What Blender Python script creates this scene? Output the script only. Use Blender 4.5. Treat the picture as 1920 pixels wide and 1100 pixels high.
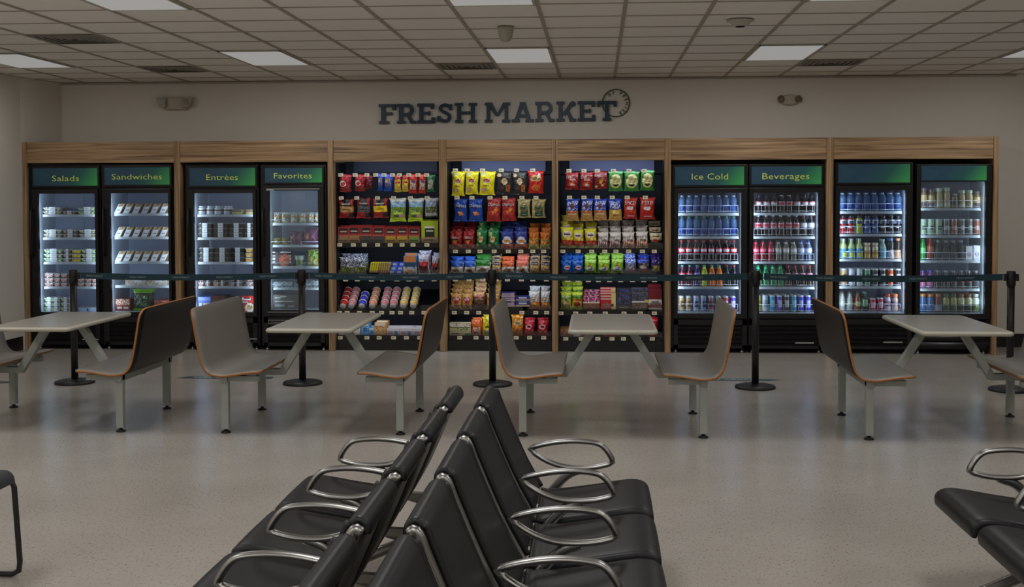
import bpy, math, random
from mathutils import Matrix, Vector
for _o in list(bpy.data.objects): bpy.data.objects.remove(_o)
SC = bpy.context.scene; COL = SC.collection
random.seed(7)

# ------------------------------------------------------------------ camera
F, CY, YAW, PITCH, ROLL, EYE = 2308.27, 458.9, .0691, .0383, .0027, 1.67
_cy, _sy, _cp, _sp, _cr, _sr = math.cos(YAW), math.sin(YAW), math.cos(PITCH), math.sin(PITCH), math.cos(ROLL), math.sin(ROLL)
FWD = Vector((-_sy*_cp, _cy*_cp, -_sp)); _rt = Vector((_cy, _sy, 0)); _dn = FWD.cross(_rt)
RIGHT = _rt*_cr + _dn*_sr; DOWN = _dn*_cr - _rt*_sr
cam = bpy.data.objects.new('camera', bpy.data.cameras.new('camera')); COL.objects.link(cam)
cam.matrix_world = Matrix(((RIGHT.x, -DOWN.x, -FWD.x, 0), (RIGHT.y, -DOWN.y, -FWD.y, 0), (RIGHT.z, -DOWN.z, -FWD.z, EYE), (0, 0, 0, 1)))
cam.data.sensor_width = 36; cam.data.lens = 36*F/1920; cam.data.shift_y = -(550-CY)/1920
cam.data.clip_start = .05; cam.data.clip_end = 100
SC.camera = cam
def at(px, py, Y):
    """point of the plane y = Y that the photograph shows at pixel (px, py)"""
    d = RIGHT*((px-960)/F) + DOWN*((py-CY)/F) + FWD; t = Y/d.y
    return Vector((d.x*t, Y, EYE+d.z*t))
def atz(px, py, z):
    d = RIGHT*((px-960)/F) + DOWN*((py-CY)/F) + FWD; t = (z-EYE)/d.z
    return Vector((d.x*t, d.y*t, z))

# ------------------------------------------------------------------ world, exposure
SC.view_settings.view_transform = 'Standard'; SC.view_settings.look = 'None'
SC.view_settings.exposure = 0.0; SC.view_settings.gamma = 1.0; SC.view_settings.use_curve_mapping = False
W = bpy.data.worlds.new('world'); SC.world = W; W.use_nodes = True
W.node_tree.nodes['Background'].inputs[0].default_value = (.8, .85, 1, 1)
W.node_tree.nodes['Background'].inputs[1].default_value = .15
SC.cycles.transparent_max_bounces = 24; SC.cycles.max_bounces = 8

# ------------------------------------------------------------------ lights
ZC = EYE+1.341; TILE = .6096; GX, GY = -.4136, 8.6009
PANEL_W = 15.9          # watts per ceiling troffer
PANEL_COL = (1, 1, 1)
PANEL_SHOW = .27
def area(name, loc, sx, sy, power, color, direction, spread=180, parent=None):
    l = bpy.data.lights.new(name, 'AREA'); l.shape = 'RECTANGLE'; l.size = sx; l.size_y = sy
    l.energy = power; l.color = color; l.spread = math.radians(spread)
    o = bpy.data.objects.new(name, l); COL.objects.link(o)
    o.rotation_euler = Vector(direction).to_track_quat('-Z', 'Y').to_euler(); o.location = loc
    if parent: o.parent = parent
    return o
FRIDGE_W = 1.8
LED = (.72, .86, 1.0)

# ------------------------------------------------------------------ helpers
def lin(c):
    c = c/255.; return c/12.92 if c <= .04045 else ((c+.055)/1.055)**2.4
def S(r, g, b): return (lin(r), lin(g), lin(b))
def nm(name):
    m = bpy.data.materials.new(name); m.use_nodes = True
    return m, m.node_tree.nodes, m.node_tree.links, m.node_tree.nodes['Principled BSDF']
def mat(name, rgb, rough=.5, metal=0, spec=.5, noise=0, nscale=20, bump=0, bscale=60, stretch=None, coat=0):
    m, N, L, P = nm(name)
    P.inputs['Base Color'].default_value = (*rgb, 1); P.inputs['Roughness'].default_value = rough
    P.inputs['Metallic'].default_value = metal; P.inputs['Specular IOR Level'].default_value = spec
    P.inputs['Coat Weight'].default_value = coat
    tc = N.new('ShaderNodeTexCoord'); mp = N.new('ShaderNodeMapping'); L.new(tc.outputs['Object'], mp.inputs[0])
    if stretch: mp.inputs['Scale'].default_value = stretch
    if noise:
        n = N.new('ShaderNodeTexNoise'); n.inputs['Scale'].default_value = nscale; n.inputs['Detail'].default_value = 5
        L.new(mp.outputs[0], n.inputs[0])
        r = N.new('ShaderNodeMapRange'); r.inputs[3].default_value = 1-noise; r.inputs[4].default_value = 1+noise; L.new(n.outputs[0], r.inputs[0])
        h = N.new('ShaderNodeVectorMath'); h.operation = 'SCALE'; h.inputs[0].default_value = rgb; L.new(r.outputs[0], h.inputs['Scale'])
        L.new(h.outputs[0], P.inputs['Base Color'])
    if bump:
        n = N.new('ShaderNodeTexNoise'); n.inputs['Scale'].default_value = bscale; L.new(mp.outputs[0], n.inputs[0])
        b = N.new('ShaderNodeBump'); b.inputs['Strength'].default_value = bump; b.inputs['Distance'].default_value = .002
        L.new(n.outputs[0], b.inputs['Height']); L.new(b.outputs[0], P.inputs['Normal'])
    return m
def emit(name, rgb, s):
    m, N, L, P = nm(name)
    P.inputs['Base Color'].default_value = (*[c*.3 for c in rgb], 1); P.inputs['Emission Color'].default_value = (*rgb, 1); P.inputs['Emission Strength'].default_value = s
    P.inputs['Specular IOR Level'].default_value = 0
    return m
def glass(name, tint, refl=.08, rough=.03, haze=0):
    m, N, L, P = nm(name); N.remove(P)
    t = N.new('ShaderNodeBsdfTransparent'); t.inputs[0].default_value = (*tint, 1)
    g = N.new('ShaderNodeBsdfGlossy'); g.inputs['Roughness'].default_value = rough; g.inputs[0].default_value = (1, 1, 1, 1)
    fr = N.new('ShaderNodeFresnel'); fr.inputs[0].default_value = 1.45
    mx = N.new('ShaderNodeMixShader'); L.new(fr.outputs[0], mx.inputs[0]); L.new(t.outputs[0], mx.inputs[1]); L.new(g.outputs[0], mx.inputs[2])
    out = mx
    if haze:
        d = N.new('ShaderNodeBsdfDiffuse'); d.inputs[0].default_value = (.7, .75, .8, 1)
        m2 = N.new('ShaderNodeMixShader'); m2.inputs[0].default_value = haze; L.new(mx.outputs[0], m2.inputs[1]); L.new(d.outputs[0], m2.inputs[2]); out = m2
    L.new(out.outputs[0], N['Material Output'].inputs[0])
    return m
def printed(name, rough=.3, transp=0, spec=.5, bump=0):
    """packaging: the printed colours live in the mesh's colour attribute"""
    m, N, L, P = nm(name)
    a = N.new('ShaderNodeAttribute'); a.attribute_name = 'Col'
    L.new(a.outputs[0], P.inputs['Base Color']); P.inputs['Roughness'].default_value = rough; P.inputs['Specular IOR Level'].default_value = spec
    if bump:
        tc = N.new('ShaderNodeTexCoord'); n = N.new('ShaderNodeTexNoise'); n.inputs['Scale'].default_value = 5; n.inputs['Detail'].default_value = 2; L.new(tc.outputs['Object'], n.inputs[0])
        b = N.new('ShaderNodeBump'); b.inputs['Strength'].default_value = bump; b.inputs['Distance'].default_value = .02
        L.new(n.outputs[0], b.inputs['Height']); L.new(b.outputs[0], P.inputs['Normal'])
    if transp:
        t = N.new('ShaderNodeBsdfTransparent'); mx = N.new('ShaderNodeMixShader'); mx.inputs[0].default_value = transp
        hs = N.new('ShaderNodeMix'); hs.data_type = 'RGBA'; hs.inputs[0].default_value = .5; L.new(a.outputs[0], hs.inputs[6]); hs.inputs[7].default_value = (1, 1, 1, 1)
        L.new(hs.outputs[2], t.inputs[0])
        L.new(P.outputs[0], mx.inputs[1]); L.new(t.outputs[0], mx.inputs[2]); L.new(mx.outputs[0], N['Material Output'].inputs[0])
    return m

class MB:
    def __init__(s): s.v = []; s.f = []; s.m = []; s.c = []; s.sm = []
    def add(s, vs, fs, mi=0, col=None, smooth=False):
        k = len(s.v); s.v += [tuple(v) for v in vs]
        for i, f in enumerate(fs):
            s.f.append([k+j for j in f]); s.m.append(mi[i] if isinstance(mi, list) else mi)
            s.c.append(col[i] if isinstance(col, list) else col); s.sm.append(smooth)
        return s
    def box(s, x0, x1, y0, y1, z0, z1, mi=0, col=None):
        x0, x1 = min(x0, x1), max(x0, x1); y0, y1 = min(y0, y1), max(y0, y1); z0, z1 = min(z0, z1), max(z0, z1)
        v = [(x, y, z) for z in (z0, z1) for y in (y0, y1) for x in (x0, x1)]
        return s.add(v, [(0, 2, 3, 1), (4, 5, 7, 6), (0, 1, 5, 4), (2, 6, 7, 3), (0, 4, 6, 2), (1, 3, 7, 5)], mi, col)
    def prism(s, poly, y0, y1, mi=0, col=None):
        """polygon of (x, z) counter-clockwise seen from -y, extruded from y0 (front) to y1"""
        n = len(poly); v = [(x, y0, z) for x, z in poly]+[(x, y1, z) for x, z in poly]
        fs = [list(range(n)), list(range(2*n-1, n-1, -1))]+[(i, n+i, n+(i+1) % n, (i+1) % n) for i in range(n)]
        return s.add(v, fs, mi, col)
    def tube(s, path, r, n=10, mi=0, closed=False, sx=1.0, col=None):
        path = [Vector(p) for p in path]; rs = r if isinstance(r, (list, tuple)) else [r]*len(path); vs = []; up = None
        for i, p in enumerate(path):
            a = path[i-1] if (i > 0 or closed) else path[i]; b = path[(i+1) % len(path)] if (i < len(path)-1 or closed) else path[i]
            t = (b-a).normalized()
            if up is None: up = Vector((0, 1, 0)) if abs(t.y) < .9 else Vector((0, 0, 1))
            s1 = t.cross(up).normalized(); u1 = s1.cross(t).normalized(); up = u1
            for k in range(n):
                an = 2*math.pi*k/n; vs.append(p+s1*(math.cos(an)*rs[i])+u1*(math.sin(an)*rs[i]*sx))
        m = len(path); fs = []
        for i in range(m if closed else m-1):
            for k in range(n):
                fs.append((i*n+k, i*n+(k+1) % n, ((i+1) % m)*n+(k+1) % n, ((i+1) % m)*n+k))
        if not closed: fs += [list(range(n-1, -1, -1)), [(m-1)*n+k for k in range(n)]]
        return s.add(vs, fs, mi, col, True)
    def bar(s, a, b, w, h, mi=0):
        """square tube from a to b, w across in y, h across the other way"""
        a, b = Vector(a), Vector(b); t = (b-a).normalized(); u = Vector((0, 1, 0)) if abs(t.y) < .9 else Vector((1, 0, 0)); n = t.cross(u).normalized(); u = n.cross(t)
        v = [p+u*(i*w/2)+n*(j*h/2) for p in (a, b) for i, j in ((-1, -1), (1, -1), (1, 1), (-1, 1))]
        return s.add(v, [(0, 1, 2, 3), (7, 6, 5, 4), (0, 4, 5, 1), (1, 5, 6, 2), (2, 6, 7, 3), (3, 7, 4, 0)], mi)
    def lathe(s, prof, n=14, cx=0, cy=0, colf=None, mi=0, axis='z'):
        vs = []
        for r, z in prof:
            for k in range(n):
                a = 2*math.pi*k/n; p = (cx+r*math.cos(a), cy+r*math.sin(a), z)
                vs.append(p)
        fs = []; cs = []
        for i in range(len(prof)-1):
            for k in range(n):
                fs.append((i*n+k, i*n+(k+1) % n, (i+1)*n+(k+1) % n, (i+1)*n+k)); cs.append(colf((prof[i][1]+prof[i+1][1])/2, (k+.5)/n) if colf else None)
        fs += [list(range(n-1, -1, -1)), [(len(prof)-1)*n+k for k in range(n)]]
        cs += [colf(prof[0][1], 0) if colf else None, colf(prof[-1][1], 0) if colf else None]
        return s.add(vs, fs, mi, cs, True)
    def mesh(s, name, mats):
        me = bpy.data.meshes.new(name); me.from_pydata(s.v, [], s.f)
        for m in (mats if isinstance(mats, (list, tuple)) else [mats]): me.materials.append(m)
        me.polygons.foreach_set('material_index', s.m); me.polygons.foreach_set('use_smooth', s.sm)
        if any(c is not None for c in s.c):
            at_ = me.color_attributes.new('Col', 'FLOAT_COLOR', 'CORNER'); buf = []
            for f, c in zip(s.f, s.c):
                c = c or (.5, .5, .5); buf += [c[0], c[1], c[2], 1.]*len(f)
            at_.data.foreach_set('color', buf)
        me.update(); return me
    def build(s, name, mats, parent=None, loc=None, **kw):
        o = bpy.data.objects.new(name, s.mesh(name, mats)); COL.objects.link(o)
        if parent: o.parent = parent
        if loc: o.location = loc
        for k, v in kw.items(): o[k] = v
        return o
def bevel(o, w=.004, seg=2, angle=40):
    m = o.modifiers.new('bevel', 'BEVEL'); m.width = w; m.segments = seg; m.limit_method = 'ANGLE'; m.angle_limit = math.radians(angle); return o
def thing(name, label, cat, loc=(0, 0, 0), group=None, rz=0):
    o = bpy.data.objects.new(name, None); COL.objects.link(o); o.location = loc; o.rotation_euler.z = rz
    o.empty_display_size = .1; o['label'] = label; o['category'] = cat
    if group: o['group'] = group
    return o
def copy_tree(o, parent=None):
    c = o.copy(); COL.objects.link(c)
    if parent: c.parent = parent
    for ch in list(o.children): copy_tree(ch, c)
    return c
_tx = {}
def text_geo(t, res=2):
    """flat letter outlines, cap height about 1, centred on x"""
    if t in _tx: return _tx[t]
    cu = bpy.data.curves.new('t', 'FONT'); cu.body = t; cu.resolution_u = res; cu.align_x = 'CENTER'; cu.fill_mode = 'FRONT'; cu.offset = -.008
    o = bpy.data.objects.new('t', cu); COL.objects.link(o)
    dg = bpy.context.evaluated_depsgraph_get(); me = bpy.data.meshes.new_from_object(o.evaluated_get(dg))
    v = [(p.co.x, p.co.y) for p in me.vertices]; f = [list(p.vertices) for p in me.polygons]
    x0, x1 = min(p[0] for p in v), max(p[0] for p in v); h = .7
    v = [((x-(x0+x1)/2)/h, y/h) for x, y in v]
    bpy.data.objects.remove(o); bpy.data.curves.remove(cu); bpy.data.meshes.remove(me)
    _tx[t] = (v, f, (x1-x0)/h); return _tx[t]
def put_text(mb, t, cx, y, z, h, width=None, mi=0, col=None, th=0, flip=False, yf=None):
    """letters facing -y, cap height h, base line at z; width squeezes the line"""
    v, f, w = text_geo(t); sx = (width/w) if width else h
    if flip: sx = -sx; h = -h
    P = []
    for a, b in v:
        X, Z = cx+a*sx, z+b*h; P.append((X, y if yf is None else yf(X, Z), Z))
    # orient faces to -y
    F2 = []
    for q in f:
        a, b, c = (P[q[0]], P[q[1]], P[q[2]]); cr = (b[0]-a[0])*(c[2]-a[2])-(b[2]-a[2])*(c[0]-a[0])
        F2.append(q if cr > 0 else q[::-1])
    mb.add(P, F2, mi, col)
    if th:
        n = len(P); e = {}
        for q in F2:
            for i in range(len(q)):
                k = (q[i], q[(i+1) % len(q)]); e[k] = 1
        side = [(a, b) for a, b in e if (b, a) not in e]
        V2 = P+[(p[0], p[1]+th, p[2]) for p in P]
        mb.add(V2, [(b, a, a+n, b+n) for a, b in side], mi, col)
def strip(mb, cl, th, ys, ysc=None, mi=0, mi_edge=None, mi2=None, inset=None, crown=None, smooth=True):
    """thick sheet: centre line cl [(x,z)], half thickness th (number or list), swept along y positions ys"""
    n = len(cl); ths = th if isinstance(th, (list, tuple)) else [th]*n; nor = []
    for i in range(n):
        a = Vector(cl[max(0, i-1)]); b = Vector(cl[min(n-1, i+1)]); t = (b-a).normalized(); nor.append(Vector((-t.y, t.x)))
    ring = []; V = []; m = 2*n
    for j, y in enumerate(ys):
        sc = ysc[j] if ysc else 1
        for side in (1, -1):
            for i in range(n):
                yy = y
                if inset: yy = max(ys[0]+inset[i], min(ys[-1]-inset[i], y)) if (j in (0, len(ys)-1)) else max(ys[0]+inset[i], min(ys[-1]-inset[i], y))
                c = crown(i, j)*side if crown else 0
                V.append((cl[i][0]+nor[i].x*(ths[i]*sc*side+c), yy, cl[i][1]+nor[i].y*(ths[i]*sc*side+c)))
    Fs = []; M = []; e = mi if mi_edge is None else mi_edge
    for j in range(len(ys)-1):
        a, b = j*m, (j+1)*m
        for i in range(n-1):
            Fs.append((a+i, a+i+1, b+i+1, b+i)); M.append(mi)
            Fs.append((a+n+i+1, a+n+i, b+n+i, b+n+i+1)); M.append(mi if mi2 is None else mi2)
        Fs.append((a+n, a, b, b+n)); M.append(e); Fs.append((a+n-1, a+2*n-1, b+2*n-1, b+n-1)); M.append(e)
    for i in range(n-1):
        Fs.append((i+1, i, n+i, n+i+1)); M.append(e); k = (len(ys)-1)*m; Fs.append((k+i, k+i+1, k+n+i+1, k+n+i)); M.append(e)
    mb.add(V, Fs, M, None, smooth)
def smooth_path(pts, k=3):
    """Catmull-Rom through 2D or 3D points"""
    P = [Vector(p) for p in pts]; out = []
    for i in range(len(P)-1):
        p0 = P[max(0, i-1)]; p1 = P[i]; p2 = P[i+1]; p3 = P[min(len(P)-1, i+2)]
        for j in range(k):
            t = j/k; out.append(.5*((2*p1)+(p2-p0)*t+(2*p0-5*p1+4*p2-p3)*t*t+(3*p1-p0-3*p2+p3)*t**3))
    out.append(P[-1]); return [tuple(p) for p in out]
ORD = ['first', 'second', 'third', 'fourth', 'fifth', 'sixth', 'seventh', 'eighth', 'ninth', 'tenth', 'eleventh', 'twelfth', 'thirteenth', 'fourteenth']

# ------------------------------------------------------------------ materials
M_wall = mat('wall_paint', S(218, 212, 201), .7, noise=.02, nscale=3, bump=.05, bscale=150)
M_base = mat('baseboard_vinyl', S(22, 22, 24), .4)
M_tile = mat('ceiling_tile', S(240, 236, 229), .95, noise=.04, nscale=60, bump=.25, bscale=300)
M_tbar = mat('ceiling_grid_metal', S(168, 160, 146), .6)
M_white = mat('white_metal', S(190, 184, 172), .5)
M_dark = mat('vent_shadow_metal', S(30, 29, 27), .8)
M_bronze = mat('beige_plastic', S(178, 168, 150), .5)
M_lens = mat('smoked_lens', S(110, 100, 84), .3)
M_black = mat('black_powder_coat', S(24, 24, 26), .45, bump=.1, bscale=400)
M_blackp = mat('black_plastic', S(18, 18, 20), .35)
M_jet = mat('dark_cabinet', S(16, 17, 20), .4)
M_slot = mat('grille_slot', S(6, 6, 7), .8)
M_navy = mat('navy_back_panel', S(26, 30, 46), .6)
M_head = mat('pale_glow_header_panel', S(150, 160, 215), .5)  # pale header with the bluish bay glow put into its colour
M_inner = mat('fridge_liner', S(190, 200, 214), .4)
M_back = mat('fridge_rear_wall', S(142, 154, 180), .5)
M_shelf = mat('white_shelf_wire', S(235, 240, 245), .35)
M_rail = mat('pale_shelf_rail', S(178, 184, 190), .35)
M_wire = mat('chrome_wire', S(215, 222, 230), .25, metal=.3)
M_steel = mat('brushed_steel', S(190, 190, 192), .3, metal=.8)
M_alu = mat('polished_aluminium', S(148, 146, 143), .33, metal=1.0, noise=.05, nscale=30)
M_leather = mat('black_leatherette', S(19, 19, 20), .42, spec=.36, bump=.12, bscale=220)
M_rear = mat('grey_rear_vinyl', S(64, 61, 56), .45)
M_piping = mat('black_piping', S(14, 14, 16), .5)
M_shell = mat('grey_laminate', S(132, 128, 121), .38, noise=.03, nscale=8)
M_shellb = mat('dark_backer_laminate', S(30, 29, 27), .4, spec=.3, noise=.03, nscale=8)
M_ply = mat('orange_plywood_edge', S(158, 102, 50), .5, noise=.15, nscale=60)
M_frame = mat('sage_grey_steel', S(160, 165, 158), .4)
M_top = mat('grey_table_laminate', S(162, 157, 149), .28, noise=.03, nscale=6)
M_tedge = mat('cream_table_edge', S(180, 176, 160), .4)
M_foot = mat('black_glide', S(10, 10, 10), .5)
M_cush = mat('charcoal_fabric', S(52, 53, 56), .8, noise=.1, nscale=200)
M_tag = mat('cream_price_card', S(238, 228, 196), .7)
M_print = mat('grey_print', S(120, 115, 105), .7)
M_belt = mat('teal_belt_webbing', S(16, 58, 72), .6, noise=.1, nscale=200)
M_beltp = mat('pale_belt_print', S(165, 175, 178), .6)
M_letter = mat('navy_sign_face', S(20, 52, 74), .45)
M_ring = mat('olive_sign_face', S(74, 84, 36), .5)
M_lime = mat('lime_lettering', S(232, 246, 110), .4)
M_decal = mat('slate_green_decal', S(60, 80, 78), .4)
M_decalp = mat('pale_decal_print', S(165, 180, 178), .5)
M_led = emit('led_strip', (.75, .87, 1), .30)
M_diff = emit('troffer_lens', (1, .985, .965), PANEL_SHOW)
M_clear = glass('clear_acrylic', (.93, .94, .95))
M_door = glass('door_glass', (.90, .93, .95))
M_door_haze = glass('misted_door_glass', (.80, .85, .86), haze=.05)
M_print_film = printed('printed_film', .24, bump=.8)
M_card = printed('printed_card', .5)
M_pet = printed('drink_bottle', .14, spec=.7)
M_petc = printed('clear_bottle', .10, transp=.62, spec=.8)
M_can = printed('drink_can', .22, spec=.7)
M_lid = glass('clear_lid', (.86, .88, .9), haze=.15)

def wood(name, along):
    m, N, L, P = nm(name)
    tc = N.new('ShaderNodeTexCoord'); mp = N.new('ShaderNodeMapping'); L.new(tc.outputs['Object'], mp.inputs[0])
    mp.inputs['Scale'].default_value = (.45, 1, 15) if along == 'x' else (22, 1, .5)
    n = N.new('ShaderNodeTexNoise'); n.inputs['Scale'].default_value = 2.6; n.inputs['Detail'].default_value = 7; n.inputs['Distortion'].default_value = .6; L.new(mp.outputs[0], n.inputs[0])
    cr = N.new('ShaderNodeValToRGB'); cr.color_ramp.elements[0].position = .32; cr.color_ramp.elements[0].color = (*S(104, 80, 56), 1)
    cr.color_ramp.elements[1].position = .7; cr.color_ramp.elements[1].color = (*S(190, 156, 116), 1)
    e = cr.color_ramp.elements.new(.5); e.color = (*S(158, 126, 90), 1)
    L.new(n.outputs[0], cr.inputs[0]); L.new(cr.outputs[0], P.inputs['Base Color']); P.inputs['Roughness'].default_value = .5
    return m
M_woodx = wood('walnut_fascia', 'x'); M_woodz = wood('walnut_post', 'z')

def floor_mat():
    m, N, L, P = nm('polished_speckled_floor')
    tc = N.new('ShaderNodeTexCoord')
    def noise(sc, det, rough=.5, stretch=None):
        mp = N.new('ShaderNodeMapping'); L.new(tc.outputs['Object'], mp.inputs[0])
        if stretch: mp.inputs['Scale'].default_value = stretch
        n = N.new('ShaderNodeTexNoise'); n.inputs['Scale'].default_value = sc; n.inputs['Detail'].default_value = det; n.inputs['Roughness'].default_value = rough; L.new(mp.outputs[0], n.inputs[0]); return n
    def ramp(src, stops):
        r = N.new('ShaderNodeValToRGB'); e = r.color_ramp.elements
        e[0].position, e[0].color = stops[0][0], (*stops[0][1], 1); e[1].position, e[1].color = stops[1][0], (*stops[1][1], 1)
        for p, c in stops[2:]: q = e.new(p); q.color = (*c, 1)
        L.new(src.outputs[0], r.inputs[0]); return r
    a = noise(1.2, 3); base = ramp(a, [(.3, S(166, 159, 150)), (.7, S(177, 170, 161))])
    b = noise(78, 2, .6, (1, .6, 1)); spk = ramp(b, [(.31, (.45, .44, .43)), (.43, (1, 1, 1))])
    c = noise(38, 2); spk2 = ramp(c, [(.62, (1, 1, 1)), (.72, (1.1, 1.08, 1.05))])
    mx = N.new('ShaderNodeMix'); mx.data_type = 'RGBA'; mx.blend_type = 'MULTIPLY'; mx.inputs[0].default_value = .75
    L.new(base.outputs[0], mx.inputs[6]); L.new(spk.outputs[0], mx.inputs[7])
    m2 = N.new('ShaderNodeMix'); m2.data_type = 'RGBA'; m2.blend_type = 'MULTIPLY'; m2.inputs[0].default_value = 1
    L.new(mx.outputs[2], m2.inputs[6]); L.new(spk2.outputs[0], m2.inputs[7])
    L.new(m2.outputs[2], P.inputs['Base Color'])
    d = noise(2.0, 4); rr = N.new('ShaderNodeMapRange'); rr.inputs[3].default_value = .17; rr.inputs[4].default_value = .28; L.new(d.outputs[0], rr.inputs[0]); L.new(rr.outputs[0], P.inputs['Roughness'])
    P.inputs['Specular IOR Level'].default_value = .5
    e2 = noise(9, 3); bm = N.new('ShaderNodeBump'); bm.inputs['Strength'].default_value = .012; bm.inputs['Distance'].default_value = .01; L.new(e2.outputs[0], bm.inputs['Height']); L.new(bm.outputs[0], P.inputs['Normal'])
    return m
M_floor = floor_mat()
def banner_mat(name, x0, x1, z0, z1):
    """printed gradient: navy on the left, green at the lower right, fine dot rows at the upper left"""
    m, N, L, P = nm(name)
    tc = N.new('ShaderNodeTexCoord'); sx = N.new('ShaderNodeSeparateXYZ'); L.new(tc.outputs['Generated'], sx.inputs[0])
    ma = N.new('ShaderNodeMath'); ma.operation = 'MULTIPLY_ADD'; L.new(sx.outputs[2], ma.inputs[0]); ma.inputs[1].default_value = -.22; L.new(sx.outputs[0], ma.inputs[2])
    r = N.new('ShaderNodeValToRGB'); e = r.color_ramp.elements; e[0].position = .25; e[0].color = (*S(44, 78, 100), 1); e[1].position = .98; e[1].color = (*S(70, 176, 92), 1)
    q = e.new(.6); q.color = (*S(42, 96, 94), 1); L.new(ma.outputs[0], r.inputs[0])
    L.new(r.outputs[0], P.inputs['Base Color']); P.inputs['Roughness'].default_value = .35
    return m
M_banner = banner_mat('sign_print', 0, 1, 0, 1)

# ------------------------------------------------------------------ the room
WALLY = 13.95; XR = 8.6; YB = -6.0; XL = -6.36
MB().box(-6.7, XR, YB, WALLY+.1, -.1, 0).build('floor', M_floor, kind='structure')
c_ = MB().box(-6.7, XR, YB, WALLY+.1, ZC+.004, ZC+.1, 0)
for i in range(-10, 15):
    x = GX+i*TILE
    if -6.3 < x < XR: c_.box(x-.014, x+.014, YB, WALLY, ZC-.004, ZC+.004, 1)
for j in range(-24, 9):
    y = GY+j*TILE; c_.box(-6.3, XR, y-.009, y+.009, ZC-.002, ZC+.004, 1)
c_.build('ceiling', [M_tile, M_tbar], kind='structure')
MB().box(-6.7, XR+.1, WALLY, WALLY+.1, 0, ZC).build('wall_far', M_wall, kind='structure')
MB().add([(XL, YB, 0), (XL, 13.24, 0), (-6.2, WALLY, 0), (-6.7, WALLY, 0), (-6.7, YB, 0), (XL, YB, ZC), (XL, 13.24, ZC), (-6.2, WALLY, ZC), (-6.7, WALLY, ZC), (-6.7, YB, ZC)],
         [(0, 1, 6, 5), (1, 2, 7, 6), (3, 4, 9, 8), (4, 0, 5, 9), (4, 3, 2, 1, 0), (5, 6, 7, 8, 9)]).build('wall_left', M_wall, kind='structure')
MB().box(XR, XR+.1, YB, WALLY, 0, ZC).build('wall_right', M_wall, kind='structure')
MB().box(-6.7, XR+.1, YB-.1, YB, 0, ZC).build('wall_near', M_wall, kind='structure')
MB().box(XL, XL+.008, YB, 13.2, .0, .15).build('baseboard_left', M_base, kind='structure')
MB().box(4.21, XR, WALLY-.008, WALLY, .0, .15).build('baseboard_far', M_base, kind='structure')
MB().box(XL, 4.6, WALLY-.02, WALLY, ZC-.022, ZC-.004).build('trim_1', M_tbar, kind='structure')

# ceiling troffers: two tiles deep, one wide
def ceiling_light(i, j, label):
    x, y = GX+(i+.5)*TILE, GY+(j+1)*TILE
    t = thing('ceiling_light', label, 'ceiling light', (x, y, ZC-.004), 'recessed white panel lights in the ceiling')
    a, b = .295, .600
    f = MB()
    f.box(-a, a, -b, -b+.02, -.006, .006); f.box(-a, a, b-.02, b, -.006, .006); f.box(-a, -a+.02, -b, b, -.006, .006); f.box(a-.02, a, -b, b, -.006, .006)
    f.build('frame', M_white, t)
    MB().box(-a+.02, a-.02, -b+.02, b-.02, -.003, .004).build('diffuser', M_diff, t)
    if j == 4: area('lamp', (0, .3, -.07), .5, .40, PANEL_W*(.68 if i > -9 else .34), PANEL_COL, (0, .27, -1), 160, t)   # lamp added below the panel and tilted to brighten the far wall
    else: area('lamp', (0, 0, -.012), .55, 1.15, PANEL_W*(.90 if i > 0 else 1.02)*(1 if j == -2 else 1.15 if j == -8 else 1.7), PANEL_COL, (0, 0, -1), 160, t)
    return t
where = {(-1, 4): 'middle panel light of the far ceiling row above the tall wall sign', (-5, 4): 'panel light of the far ceiling row above the box emergency light',
         (-9, 4): 'leftmost panel light of the far ceiling row beside the side wall', (3, 4): 'panel light of the far ceiling row above the oval emergency light',
         (7, 4): 'rightmost panel light of the far ceiling row, cut by the frame', (-1, -2): 'nearer panel light cut by the top edge, above the grey cone sensor',
         (-5, -2): 'nearer panel light at the top left, cut by the top edge', (3, -2): 'nearer panel light at the top right, just touching the top edge'}
for j in (4, -2, -8, -14, -20):
    for i in (-9, -5, -1, 3, 7):
        ceiling_light(i, j, where.get((i, j), 'recessed white panel light over the near part of the room'))
# vents: one tile, louvres in concentric frames
def vent(i, j, label):
    x, y = GX+(i+.5)*TILE, GY+(j+.5)*TILE
    t = thing('ceiling_vent', label, 'air vent', (x, y, ZC-.004), 'square louvred air diffusers in the ceiling')
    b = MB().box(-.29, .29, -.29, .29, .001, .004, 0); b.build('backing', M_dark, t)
    l = MB()
    for k, (a, z) in enumerate(((.29, .0), (.235, -.004), (.18, -.008), (.125, -.011), (.07, -.013))):
        w = .042 if k else .045
        o = [(-a, -a), (a, -a), (a, a), (-a, a)]; q = a-w; n_ = [(-q, -q), (q, -q), (q, q), (-q, q)]
        V = [(p[0], p[1], -.001) for p in o]+[(p[0], p[1], -.0035) for p in n_]
        l.add(V, [(i_, (i_+1) % 4, 4+(i_+1) % 4, 4+i_) for i_ in range(4)]+[(4+i_, 4+(i_+1) % 4, (i_+1) % 4, i_) for i_ in range(4)])
    l.build('louvre', M_white, t)
vent(-7, 2, 'large louvred ceiling vent nearest the side wall, one row nearer than the others')
vent(-7, 6, 'louvred ceiling vent above the box emergency light, close to the far wall')
vent(-2, 6, 'louvred ceiling vent just before the middle far panel light, close to the far wall')
vent(4, 6, 'louvred ceiling vent above the oval emergency light, close to the far wall')
vent(6, 1, 'louvred ceiling vent at the top right corner, cut by the frame')
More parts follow.
